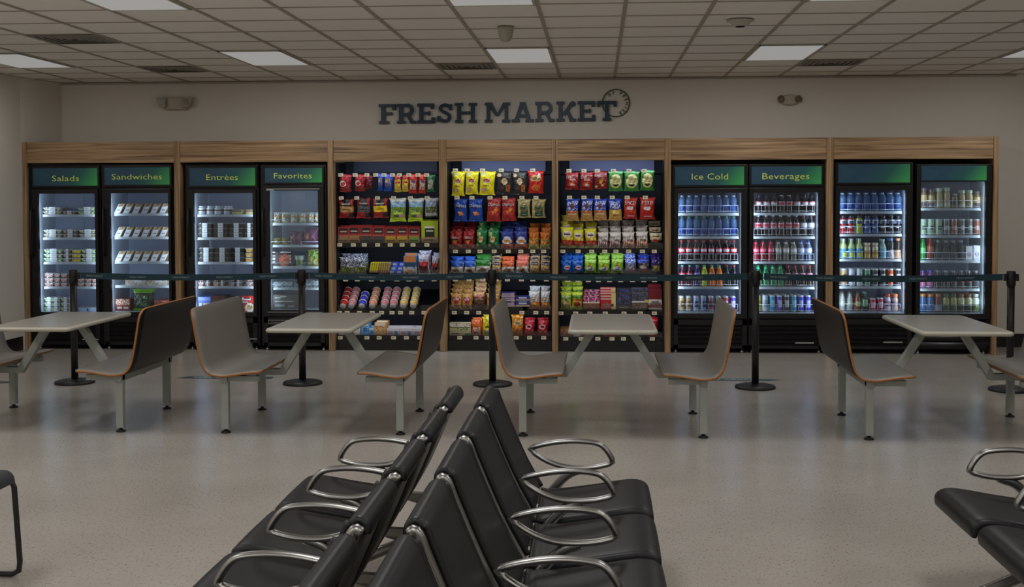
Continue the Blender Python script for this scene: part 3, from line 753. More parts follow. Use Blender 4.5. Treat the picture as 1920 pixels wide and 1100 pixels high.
PROF = {
 'soda': ([(.30, 0), (.44, .015), (.47, .06), (.455, .16), (.43, .24), (.45, .32), (.49, .40), (.49, .58), (.46, .64), (.37, .74), (.25, .83), (.17, .885), (.15, .90), (.15, .93)], (.19, .925)),
 'water': ([(.36, 0), (.47, .015), (.48, .08), (.44, .12), (.48, .16), (.48, .46), (.44, .50), (.48, .54), (.48, .70), (.42, .79), (.28, .87), (.19, .91), (.18, .93)], (.22, .92)),
 'sport': ([(.38, 0), (.48, .02), (.48, .2), (.42, .26), (.42, .50), (.48, .56), (.48, .66), (.46, .78), (.36, .85), (.26, .88)], (.32, .87)),
 'tea': ([(.36, 0), (.46, .02), (.47, .10), (.47, .56), (.44, .62), (.32, .72), (.22, .80), (.20, .89)], (.24, .885)),
 'juice': ([(.40, 0), (.48, .02), (.48, .34), (.42, .42), (.46, .52), (.46, .66), (.36, .78), (.30, .84)], (.40, .83)),
 'can': ([(.36, 0), (.44, .02), (.49, .06), (.49, .90), (.43, .965), (.43, .985)], None),
 'jar': ([(.40, 0), (.49, .02), (.50, .10), (.50, .66), (.46, .74), (.36, .80), (.34, .86)], (.40, .85)),
 'cup': ([(.34, 0), (.36, .02), (.46, .90), (.50, .92), (.50, .98), (.46, 1.0)], None),
}
def lathe_mesh(kd, key):
    prof, cap = PROF[kd['shape']]
    # densify
    pr = []
    for a, b in zip(prof[:-1], prof[1:]):
        n = max(1, int((b[1]-a[1])/.05)); pr += [(a[0]+(b[0]-a[0])*i/n, a[1]+(b[1]-a[1])*i/n) for i in range(n)]
    pr.append(prof[-1]); rnd = random.Random(1)
    m = MB(); m.lathe(pr, 16, colf=lambda z, k: colour_at((k*2) % 1 if True else k, z, kd['base'], kd['zones'], rnd))
    me = m.mesh(key, [M_petc if kd.get('clear') else (M_can if kd['shape'] in ('can', 'cup') else M_pet)])
    cm = None
    if cap:
        c = MB(); cc = S(*kd['cap']); c.lathe([(cap[0], cap[1]), (cap[0], .985), (cap[0]*.85, 1.0)], 14, colf=lambda z, k: cc); cm = c.mesh(key+'_cap', [M_can])
    return me, cm
def kind_mesh(key):
    if key in _cache: return _cache[key]
    kd = KIND[key]; f = kd['form']
    if f == 'bag': r = (bag_mesh(kd, key), None)
    elif f == 'box': r = (box_mesh(kd, key), None)
    elif f == 'clam': r = (clam_mesh(kd, key), ('lid', lid_mesh()))
    elif f == 'wedge': r = (wedge_mesh(kd, key), None)
    else:
        a, b = lathe_mesh(kd, key); r = (a, ('cap', b) if b else None)
    _cache[key] = r; return r
def put(key, loc, scale, place, row, depth_i=0, layer=None, rot=(0, 0, 0), slot=None):
    me, part = kind_mesh(key); kd = KIND[key]; dk = DECK.get((place, row))
    if dk and abs(rot[0]) < .5 and place.endswith('fridge') or (dk and abs(rot[0]) < .5 and layer in (None, 0)):
        loc = (loc[0], loc[1], dk(loc[1]+scale[1]*.5)+.001+(layer or 0)*scale[2]*1.001)
    if place in LIMITS:
        lo, hi = LIMITS[place]; loc = (min(max(loc[0], lo+scale[0]/2+.004), hi-scale[0]/2-.004), loc[1], loc[2])
    o = bpy.data.objects.new(kd['obj'], me); COL.objects.link(o); o.location = loc; o.scale = scale; o.rotation_euler = rot
    o['category'] = kd['cat']
    if part and depth_i < 2:
        c = bpy.data.objects.new(part[0], part[1]); COL.objects.link(c); c.parent = o
    PRODUCTS.append(dict(o=o, desc=kd['desc'], place=place, row=row, x=loc[0], k=depth_i, layer=layer, slot=slot)); return o
def pput(key, x0, x1, yt, yb, Y, depth, place, row, nback=0, step=.09, rise=.0, **kw):
    """product whose front face the photo shows between pixels x0..x1, yt..yb at distance Y; nback more stand behind it"""
    a, b = at(x0, yb, Y), at(x1, yb, Y); w = b.x-a.x; z0 = min(a.z, b.z); h = at((x0+x1)/2, yt, Y).z-z0
    out = []
    for k in range(nback+1):
        jx = random.uniform(-.006, .006) if k else 0
        r = kw.get('rot', (random.uniform(-.05, .05) if KIND[key]['form'] == 'bag' else 0, random.uniform(-.035, .035) if KIND[key]['form'] == 'bag' else 0, random.uniform(-.09, .09) if KIND[key]['form'] == 'bag' else 0))
        out.append(put(key, ((a.x+b.x)/2+jx, Y+depth/2+k*step, z0+k*rise), (w, depth, h), place, row, k, kw.get('layer'), r, kw.get('slot')))
    return out

# ------------------------------------------------------------------ snack bays
WH = (240, 238, 232)
K('jerky_red', (172, 38, 46), [('e', .34, .48, .30, .17, WH), ('e', .38, .46, .22, .12, (172, 38, 46)), ('n', 0, .03, 1, .30, [(150, 60, 50), (110, 60, 45), (175, 50, 50)])], desc='red jerky bag')
K('jerky_dark', (120, 28, 40), [('n', 0, .03, 1, .5, [(90, 40, 40), (120, 40, 48)])], desc='dark red jerky bag')
K('blue_nut', (48, 78, 190), [('r', .15, .3, .85, .72, (190, 160, 125)), ('n', .2, .22, .8, .5, [(120, 90, 70), (90, 100, 150)]), ('r', 0, 0, 1, .15, (20, 90, 190))], desc='blue trail mix bag')
K('gold_nut', (225, 190, 70), [('r', 0, .72, 1, 1, (185, 42, 34)), ('r', .1, .5, .9, .6, (190, 60, 40)), ('n', .15, .1, .85, .4, [(200, 160, 80), (235, 200, 90)])], desc='red and gold nut bag')
K('red_nut', (205, 56, 40), [('n', .12, .18, .88, .7, [(200, 180, 160), (170, 120, 95), (140, 80, 60), (225, 215, 205)]), ('e', .5, .62, .3, .09, (120, 90, 130))], desc='red mixed nut bag')
K('green_nut', (38, 112, 62), [('n', .12, .15, .75, .72, [(215, 215, 205), (150, 150, 120), (110, 130, 90)])], desc='green trail mix bag')
def pouch(nm_, band, low, d):
    K(nm_, (172, 46, 42), [('r', .2, .62, .8, 1, (40, 22, 24)), ('e', .5, .68, .38, .10, (40, 22, 24)), ('r', .2, .70, .8, .76, (190, 185, 180)), ('r', 0, .30, 1, .60, band), ('r', .2, .42, .8, .47, [int(c*.55) for c in band]), ('r', .65, .05, 1, .25, (50, 30, 30)), ('r', .4, .2, .7, .28, low)], desc=d)
pouch('pouch_tan', (196, 150, 96), (140, 60, 50), 'red tan-banded jerky pouch')
pouch('pouch_grey', (92, 92, 94), (80, 70, 70), 'red grey-banded jerky pouch')
pouch('pouch_yellow', (238, 200, 24), (120, 50, 40), 'red yellow-banded jerky pouch')
K('pea_pouch', (138, 165, 72), [('r', 0, .82, 1, 1, (225, 228, 222)), ('r', 0, .62, 1, .84, (150, 190, 220)), ('n', .05, .35, .95, .62, [(120, 160, 60), (160, 190, 70), (90, 120, 70)]), ('r', .2, .30, .85, .40, (190, 215, 70)), ('e', .78, .24, .2, .08, (190, 150, 130)), ('r', .25, .2, .6, .28, (80, 84, 84)), ('r', 0, 0, 1, .15, (190, 225, 50))], [('HARVEST', .5, .70, .08, .7, (40, 70, 90))][:0], desc='lime snap pea pouch')
K('white_pouch', (205, 212, 220), [('r', 0, .55, 1, .85, (165, 185, 210)), ('n', .05, .25, .95, .55, [(90, 105, 70), (130, 140, 90), (60, 70, 60)]), ('r', .1, .10, .7, .22, (190, 195, 200)), ('r', 0, 0, 1, .06, (60, 60, 65))], desc='white and blue snack pouch')
def carton(nm_, low, d, lit=False):
    K(nm_, (160, 48, 44), [('r', .15, .55, .85, .92, (50, 26, 28)), ('r', .22, .68, .78, .74, (200, 190, 185)), ('r', 0, .40, 1, .46, (190, 100, 80)), ('r', .1, .25, .9, .42, [int(c*.9) for c in low]), ('r', 0, 0, 1, .22, low), ('r', .15, .08, .85, .13, [int(c*.5) for c in low])], desc=d, obj='snack_carton', cat='carton', form='box')
carton('carton_tan', (190, 145, 95), 'red and tan jerky carton'); carton('carton_grey', (80, 78, 80), 'red and grey jerky carton')
carton('carton_yellow', (232, 190, 40), 'red and yellow jerky carton'); carton('carton_lime', (150, 190, 60), 'red and lime jerky carton')
K('lime_box', (178, 198, 40), [('r', .18, .14, .80, .72, (235, 235, 225)), ('r', .21, .17, .77, .69, (40, 44, 34)), ('r', .3, .5, .68, .58, (190, 190, 185)), ('r', 0, 0, 1, .27, (185, 150, 110)), ('r', .12, .1, .72, .18, (110, 80, 55))], desc='lime green display box', obj='snack_box', cat='box', form='box')
K('clear_green_bag', (150, 160, 175), [('n', 0, .42, 1, 1, [(225, 228, 240), (90, 95, 115), (150, 155, 180), (60, 62, 80)]), ('n', .05, .05, .95, .42, [(120, 145, 50), (95, 110, 45), (150, 165, 60), (80, 80, 50)])], desc='clear bag of green snacks')
K('bar_yellow', (205, 195, 30), [('r', 0, 0, 1, .2, (200, 150, 110)), ('r', .3, .2, .6, 1, (225, 215, 70))], desc='yellow snack bar', obj='snack_bar', cat='snack bar', form='box')
K('bar_tan', (190, 170, 90), [('r', 0, 0, 1, .25, (150, 90, 60)), ('r', .1, .2, .3, 1, (90, 70, 50))], desc='tan snack bar', obj='snack_bar', cat='snack bar', form='box')
K('blue_block', (80, 110, 215), [('r', 0, .3, .65, .75, (215, 222, 240)), ('r', 0, 0, 1, .2, (225, 228, 235))], desc='blue wafer packet', obj='wafer_packet', cat='packet', form='box')
K('cracker_box', (60, 130, 190), [('r', 0, .62, 1, .68, (40, 80, 130)), ('r', .1, .66, .9, 1, (225, 140, 70)), ('r', .1, .38, .9, .62, (40, 70, 110)), ('e', .5, .22, .35, .2, (180, 190, 200)), ('e', .5, .15, .25, .1, (210, 130, 80)), ('r', 0, 0, .12, .4, (235, 215, 90)), ('r', .9, 0, 1, .4, (235, 215, 90))], desc='blue and orange cracker box', obj='snack_box', cat='box', form='box')
K('clear_red_bag', (215, 208, 220), [('n', 0, .62, 1, 1, [(200, 195, 225), (170, 165, 205), (235, 232, 242)]), ('n', .05, .42, .95, .62, [(190, 40, 55), (215, 80, 90)]), ('n', .08, .08, .9, .42, [(95, 35, 40), (70, 28, 32), (120, 40, 45)])], desc='clear and red snack pouch')
for nm_, c, d in (('cup_red', (205, 50, 50), 'red snack cup'), ('cup_pink', (215, 140, 140), 'pink snack cup'), ('cup_blue', (70, 75, 195), 'blue snack cup'), ('cup_peach', (225, 150, 110), 'peach snack cup'),
                  ('cup_rose', (205, 130, 135), 'rose snack cup'), ('cup_gold', (225, 190, 110), 'gold snack cup')):
    K(nm_, c, [('r', 0, 0, 1, .04, (235, 232, 232)), ('r', 0, .9, 1, 1.1, (235, 225, 222)), ('r', .2, .3, .6, .6, [min(255, int(q*1.15)) for q in c])], desc=d, obj='snack_cup', cat='cup', form='lathe'); KIND[nm_]['shape'] = 'cup'
K('plain_white_box', (238, 236, 230), [('r', 0, 0, 1, .05, (220, 216, 205))], desc='plain white pastry box', obj='snack_box', cat='box', form='box')
K('blue_box', (110, 180, 230), [('r', .05, .78, .95, 1, (235, 240, 245)), ('r', .3, .25, .8, .55, (70, 120, 190)), ('n', 0, .55, 1, .78, [(150, 205, 240), (90, 160, 225)])], desc='light blue cookie box', obj='snack_box', cat='box', form='box')
K('orange_box', (215, 160, 95), [('r', .05, .74, .95, 1, (245, 235, 225)), ('n', .05, .1, .95, .72, [(225, 170, 100), (180, 120, 70), (235, 200, 150)])], desc='orange granola box', obj='snack_box', cat='box', form='box')
K('pink_box', (205, 190, 195), [('r', 0, .58, 1, 1, (232, 230, 236)), ('r', .06, .18, .52, .5, (120, 50, 60)), ('r', .1, .26, .48, .42, (220, 190, 200)), ('r', .6, 0, .85, .55, (90, 130, 180))], desc='pale pink wafer box', obj='snack_box', cat='box', form='box')
K('yellow_chip', (242, 226, 30), [('e', .47, .60, .27, .105, (232, 232, 225)), ('e', .47, .60, .23, .08, (196, 46, 38)), ('r', .25, .36, .7, .41, (150, 130, 30)), ('e', .3, .22, .25, .10, (205, 180, 120)), ('n', 0, .8, .45, .95, [(205, 200, 150), (230, 215, 60)])], [("Lay's", .47, .57, .065, .36, WH)], desc='yellow potato chip bag')
K('black_chip', (52, 48, 46), [('e', .5, .58, .22, .15, (232, 205, 160)), ('e', .15, .85, .16, .07, (215, 180, 140)), ('n', .62, .1, .9, .42, [(190, 110, 55), (140, 75, 40)]), ('e', .3, .3, .08, .06, (110, 50, 45))], [("LAY'S", .5, .56, .06, .3, (150, 40, 40))], desc='black potato chip bag')
K('red_chip', (205, 38, 36), [('e', .45, .66, .42, .14, (235, 190, 120)), ('e', .7, .80, .12, .07, WH), ('e', .5, .25, .32, .14, (215, 120, 50)), ('n', .25, .15, .75, .3, [(230, 150, 60), (200, 60, 35)])], [('Ruffles', .45, .62, .10, .62, (60, 60, 90))], desc='bright red chip bag')
K('blue_tortilla', (28, 74, 170), [('t', .25, .22, .62, .42, (228, 140, 50)), ('t', .45, .24, .8, .40, (210, 110, 40)), ('e', .45, .62, .36, .05, (20, 40, 100))], [('Doritos', .48, .64, .10, .72, WH)], desc='blue tortilla chip bag')
K('red_tortilla', (172, 44, 40), [('t', .25, .28, .6, .48, (232, 120, 45)), ('t', .5, .32, .85, .52, (232, 140, 50)), ('e', .5, .68, .4, .05, (100, 20, 20))], [('Doritos', .5, .68, .10, .7, WH)], desc='red tortilla chip bag')
K('olive_pop', (190, 175, 112), [('r', .18, .08, .86, .62, (52, 92, 70)), ('r', .2, .33, .84, .45, (120, 100, 72)), ('r', .2, .66, .82, .8, (70, 60, 45)), ('e', .5, .73, .32, .05, (205, 195, 150)), ('r', .35, .16, .7, .2, (190, 200, 190))], desc='olive popcorn bag')
K('cheez_bag', (160, 30, 34), [('t', .3, .2, .7, .5, (225, 95, 50)), ('r', .2, .42, .8, .52, (40, 30, 20)), ('r', .25, .44, .75, .48, (200, 190, 60)), ('n', 0, .02, .3, .2, [(205, 110, 80), (150, 50, 45)]), ('n', .7, .02, 1, .2, [(205, 110, 80), (150, 50, 45)])], [('CHEEZ-IT', .5, .58, .09, .7, WH)], desc='deep red cheese cracker bag')
K('green_leaf', (30, 125, 70), [('e', .45, .50, .24, .16, (235, 190, 130)), ('n', 0, .65, .4, .9, [(190, 190, 120), (90, 150, 80)]), ('r', 0, 0, 1, .2, (40, 105, 75)), ('e', .12, .2, .12, .08, (200, 175, 120))], [("LAY'S", .45, .48, .06, .3, (200, 60, 40))], desc='green potato chip bag')
K('ranch_orange', (38, 62, 150), [('e', .5, .60, .32, .10, (215, 205, 225)), ('e', .5, .42, .44, .16, (230, 228, 220)), ('n', .25, .34, .75, .5, [(220, 160, 80), (190, 130, 60)]), ('r', 0, 0, 1, .28, (215, 90, 52)), ('r', .3, .16, .75, .21, (240, 180, 140))], desc='blue and orange cracker bag')
K('cheese_pop', (205, 110, 35), [('r', 0, .4, 1, .62, (232, 160, 70)), ('n', .1, .42, .9, .58, [(245, 205, 130), (150, 70, 30)]), ('n', .1, .28, .9, .4, [(200, 60, 40), (225, 190, 70)]), ('r', 0, 0, 1, .28, (215, 205, 85))], [('Smart', .5, .46, .1, .7, (70, 50, 30))][:0], desc='orange cheese popcorn bag')
def cookie(nm_, c, d):
    K(nm_, c, [('r', 0, 0, 1, .5, (238, 234, 228)), ('e', .45, .22, .32, .13, (150, 95, 60)), ('n', .2, .12, .7, .28, [(165, 105, 68), (120, 72, 48)]), ('r', .2, .68, .8, .74, [min(255, int(q*1.2)+20) for q in c])], desc=d)
cookie('cookie_blue', (40, 95, 200), 'blue and white cookie bag'); cookie('cookie_green', (48, 130, 48), 'green and white cookie bag')
cookie('cookie_orange', (225, 100, 48), 'orange and white cookie bag'); cookie('cookie_pink', (235, 120, 100), 'coral and white cookie bag')
K('tan_cookie', (225, 190, 130), [('r', .1, .62, .9, .92, (60, 50, 60)), ('r', .15, .70, .85, .76, (205, 200, 210)), ('n', .1, .08, .9, .4, [(205, 160, 100), (170, 120, 70), (235, 210, 160)])], desc='tan cookie bag')
K('gold_cake', (215, 165, 90), [('e', .48, .60, .38, .18, (200, 50, 62)), ('e', .48, .62, .28, .10, (240, 210, 215)), ('r', .3, .35, .75, .45, (170, 40, 50)), ('n', 0, 0, 1, .28, [(190, 140, 80), (150, 100, 60), (215, 175, 110)])], desc='gold and pink pastry bag')
K('dark_cake', (105, 68, 48), [('r', 0, .75, 1, 1, (230, 190, 130)), ('e', .5, .74, .30, .12, (220, 120, 130)), ('r', .15, .52, .85, .62, (180, 165, 150)), ('n', 0, .1, 1, .4, [(120, 80, 55), (80, 55, 40)])], desc='brown pastry bag')
K('milk_box', (62, 50, 118), [('r', .08, .45, .75, .75, (215, 205, 225)), ('r', .12, .5, .7, .6, (62, 50, 118)), ('r', 0, 0, 1, .22, (225, 205, 190)), ('r', .7, .2, .95, .9, (205, 160, 180))], desc='purple candy bar box', obj='candy_box', cat='box', form='box')
K('milk_blue', (44, 60, 130), [('r', .2, .5, .75, .8, (205, 210, 225)), ('r', 0, 0, 1, .3, (215, 190, 150))], desc='blue candy bar box', obj='candy_box', cat='box', form='box')
K('white_chip', (232, 232, 236), [('e', .5, .52, .4, .14, (120, 110, 105)), ('e', .5, .52, .35, .11, (235, 225, 215)), ('r', .3, .50, .7, .55, (90, 80, 75)), ('r', 0, 0, 1, .38, (232, 140, 60)), ('e', .45, .2, .3, .14, (240, 175, 95))], desc='white and orange cheese puff bag')
K('pastry_roll', (200, 190, 140), [('n', 0, .7, 1, 1, [(220, 210, 200), (190, 150, 130), (235, 232, 225)]), ('r', 0, .55, 1, .68, (90, 110, 70)), ('n', .15, .4, .85, .6, [(110, 130, 80), (190, 190, 140)]), ('r', .7, 0, 1, .2, (70, 130, 120)), ('r', .1, .1, .4, .16, (60, 60, 60))], desc='tan and green wrapped pastry', obj='wrapped_pastry', cat='pastry', form='box')
K('orange_pack', (232, 110, 52), [('r', .1, 0, .9, .5, (230, 222, 210)), ('n', .15, .05, .85, .42, [(205, 130, 80), (235, 225, 215), (180, 100, 60)])], desc='orange and white pretzel bag')
K('yellow_pack', (238, 215, 40), [('n', .1, .05, .9, .35, [(205, 200, 160), (230, 210, 90)]), ('r', .3, .42, .7, .5, (80, 70, 20))], desc='yellow peanut snack bag')
K('amber_pack', (222, 140, 30), [('e', .5, .62, .34, .13, (235, 225, 205)), ('e', .5, .62, .25, .08, (205, 150, 70)), ('r', 0, 0, 1, .38, (200, 120, 60))], desc='amber snack mix bag')
K('crimson_pack', (200, 36, 52), [('e', .45, .58, .32, .15, (235, 195, 200)), ('e', .45, .58, .22, .09, (160, 30, 45)), ('n', .1, .08, .9, .35, [(190, 110, 80), (200, 50, 55)])], desc='crimson snack bag')
K('cheez_peg', (160, 32, 30), [('r', .25, .2, .75, .45, (205, 90, 45)), ('e', .55, .28, .14, .07, (215, 205, 200)), ('r', .3, .55, .8, .57, WH)], [('CHEEZ-IT', .52, .66, .13, .78, WH)], desc='red cheese cracker bag')
K('cheez_toast', (150, 30, 28), [('e', .5, .45, .32, .22, (90, 60, 35)), ('t', .25, .25, .75, .55, (220, 130, 50)), ('e', .15, .14, .12, .06, (225, 200, 130)), ('e', .6, .2, .1, .06, (235, 215, 150))], [('CHEEZ-IT', .5, .72, .12, .72, WH)], desc='toasted-picture cheese cracker bag')
K('green_kettle', (62, 140, 56), [('e', .52, .5, .42, .36, (222, 214, 150)), ('r', .35, .42, .75, .46, (150, 150, 90)), ('e', .52, .30, .24, .06, (60, 66, 34)), ('r', 0, .93, 1, 1, (140, 215, 150))], [("Miss Vickie's", .52, .60, .08, .66, (60, 70, 40))], desc='green kettle chip bag')
K('blue_peanut', (34, 70, 195), [('n', .05, .5, .95, .88, [(34, 70, 195), (34, 70, 195), (150, 165, 225), (235, 235, 245)]), ('e', .5, .66, .18, .12, (120, 70, 60)), ('r', 0, 0, 1, .48, (200, 150, 90)), ('r', .1, .36, .9, .44, (190, 90, 60)), ('r', .15, .28, .8, .32, (232, 215, 180)), ('n', 0, 0, 1, .2, [(190, 140, 80), (215, 165, 100)])], desc='blue and tan nut bag')
K('blue_peanut_gold', (34, 64, 185), [('n', .1, .55, .9, .9, [(34, 64, 185), (130, 150, 220), (235, 235, 245)]), ('r', 0, 0, 1, .5, (215, 170, 85)), ('r', .3, .26, .8, .48, (235, 205, 110)), ('r', .3, .25, .8, .27, (120, 80, 40))], desc='blue and gold nut bag')
K('spice_red', (186, 40, 32), [('e', .5, .50, .26, .09, (235, 225, 220)), ('r', .25, .1, .8, .14, (230, 190, 180)), ('n', .1, .2, .9, .38, [(186, 40, 32), (205, 60, 40)])], [('SPICE!', .48, .68, .13, .66, WH)], desc='red SPICE! chip bag')
K('fiery_red', (186, 40, 32), [('e', .5, .50, .26, .09, (235, 225, 220)), ('r', .25, .1, .8, .14, (230, 190, 180))], [('FIERY!', .5, .68, .14, .62, WH)], desc='red FIERY! chip bag')
K('fries_yellow', (222, 214, 34), [('e', .5, .66, .4, .16, (232, 225, 215)), ('r', .25, .62, .75, .7, (110, 60, 110)), ('e', .5, .48, .3, .08, (235, 200, 90)), ('r', 0, .08, 1, .38, (190, 60, 44)), ('n', .1, .12, .9, .34, [(196, 70, 50), (210, 90, 60)]), ('r', 0, 0, 1, .1, (215, 215, 130))], desc='yellow and red fries bag')
K('stripe_red', (235, 228, 222), [('s', 0, .48, (176, 40, 52), (240, 232, 226), 5), ('r', .3, .40, .85, .52, (150, 140, 140))], [("zapp's", .45, .68, .10, .72, (60, 66, 50))], desc='red striped kettle chip bag')
K('stripe_orange', (235, 228, 222), [('s', 0, .48, (225, 120, 60), (240, 226, 210), 5), ('r', .3, .40, .85, .52, (150, 130, 120))], [("zapp's", .45, .68, .10, .72, (60, 66, 50))], desc='orange striped kettle chip bag')
K('black_cream', (50, 44, 40), [('r', 0, .5, 1, .92, (238, 225, 185)), ('e', .5, .46, .35, .08, (170, 60, 50)), ('r', .2, .68, .8, .76, (120, 110, 70))], desc='cream and black chip bag')
K('blue_mix', (28, 100, 200), [('e', .62, .42, .26, .16, (235, 225, 235)), ('r', .42, .36, .82, .46, (205, 60, 60)), ('e', .4, .08, .3, .12, (215, 190, 160)), ('n', 0, .7, 1, 1, [(28, 100, 200), (60, 140, 230), (20, 80, 170)])], desc='blue snack mix bag')
K('lime_mix', (150, 205, 50), [('e', .5, .6, .12, .10, (225, 130, 50)), ('e', .5, .32, .38, .16, (235, 235, 235)), ('r', .3, .22, .72, .32, (60, 80, 160)), ('r', .3, .33, .72, .38, (210, 90, 80)), ('n', 0, .75, 1, 1, [(150, 205, 50), (190, 230, 120), (175, 220, 90)])], desc='lime snack mix bag')
K('silver_mix', (110, 118, 165), [('n', 0, .6, 1, 1, [(40, 80, 200), (60, 100, 215), (200, 210, 235)]), ('n', .1, .1, .8, .6, [(130, 130, 150), (90, 90, 110), (215, 215, 225)]), ('r', .4, .14, .85, .26, (205, 90, 100))], desc='silver and blue snack bag')
K('dark_mix', (70, 68, 74), [('n', 0, .72, 1, 1, [(40, 70, 190), (30, 50, 150)]), ('e', .45, .45, .3, .14, (190, 180, 175)), ('r', .3, .08, .85, .24, (200, 60, 55))], desc='dark snack mix bag')
K('purple_takis', (62, 40, 110), [('n', .15, .12, .8, .55, [(215, 205, 60), (190, 170, 50), (62, 40, 110)]), ('r', 0, .8, 1, 1, (50, 24, 100))], desc='purple rolled chip bag')
K('lime_big', (205, 220, 40), [('n', .05, .55, .95, .8, [(60, 130, 60), (150, 195, 50), (225, 225, 190)]), ('e', .5, .35, .42, .18, (190, 165, 120)), ('n', .1, .05, .9, .3, [(190, 170, 90), (170, 140, 90)])], desc='lime yellow chip bag')
K('lime_peach', (205, 222, 60), [('r', 0, .62, 1, .8, (90, 150, 50)), ('r', 0, .50, 1, .56, (200, 70, 40)), ('e', .5, .3, .4, .2, (220, 150, 70)), ('e', .5, .3, .3, .14, (140, 50, 40))], desc='lime and orange chip bag')
K('gum_box', (120, 72, 50), [('n', 0, .5, 1, 1, [(225, 130, 170), (190, 60, 110), (235, 190, 215), (60, 40, 80)]), ('r', 0, .42, 1, .5, (235, 225, 215)), ('n', .1, .1, .9, .38, [(120, 72, 50), (150, 100, 75)])], desc='pink candy display tray', obj='candy_tray', cat='candy tray', form='box')
K('red_tray', (198, 40, 38), [('h', .45, 1, (232, 200, 190), (198, 40, 38), 3), ('r', .72, 0, 1, 1, (228, 215, 150)), ('e', .4, .22, .26, .16, (150, 110, 100)), ('e', .8, .25, .06, .08, (60, 50, 40))], desc='red candy display tray', obj='candy_tray', cat='candy tray', form='box')
K('navy_tray', (62, 60, 70), [('n', .05, .3, .95, .95, [(60, 70, 120), (50, 50, 66), (90, 95, 140)]), ('r', .2, .08, .75, .2, (130, 120, 100))], desc='navy candy display tray', obj='candy_tray', cat='candy tray', form='box')
K('choc_tray', (100, 84, 70), [('r', 0, .42, 1, .52, (235, 235, 235)), ('n', 0, .52, 1, 1, [(90, 95, 130), (70, 66, 70)]), ('r', .8, .4, 1, .6, (225, 205, 90)), ('n', .1, .05, .9, .3, [(100, 84, 70), (140, 120, 100)])], desc='brown chocolate display tray', obj='candy_tray', cat='candy tray', form='box')
K('maroon_box', (128, 26, 38), [('r', 0, 0, 1, .52, (232, 226, 222)), ('e', .5, .3, .4, .1, (130, 120, 120)), ('n', 0, .08, 1, .25, [(120, 60, 60), (150, 80, 80)])], desc='maroon and white mint box', obj='candy_box', cat='box', form='box')
K('brown_low', (130, 84, 54), [('n', .05, .35, .95, .9, [(190, 130, 70), (110, 60, 40), (160, 100, 60)])], desc='brown candy bar tray', obj='candy_tray', cat='candy tray', form='box')
K('white_low', (235, 235, 240), [], desc='white card box', obj='candy_box', cat='box', form='box')
K('pink_low', (190, 110, 100), [('n', .05, .3, .95, .9, [(215, 150, 130), (150, 70, 60)])], desc='rose candy bar tray', obj='candy_tray', cat='candy tray', form='box')
K('red_low', (130, 24, 34), [('n', .1, .2, .9, .8, [(190, 60, 60), (110, 20, 30)])], desc='dark red candy tray', obj='candy_tray', cat='candy tray', form='box')
K('navy_low', (44, 46, 74), [('n', .1, .2, .9, .8, [(60, 64, 110), (44, 46, 74)])], desc='navy candy bar tray', obj='candy_tray', cat='candy tray', form='box')

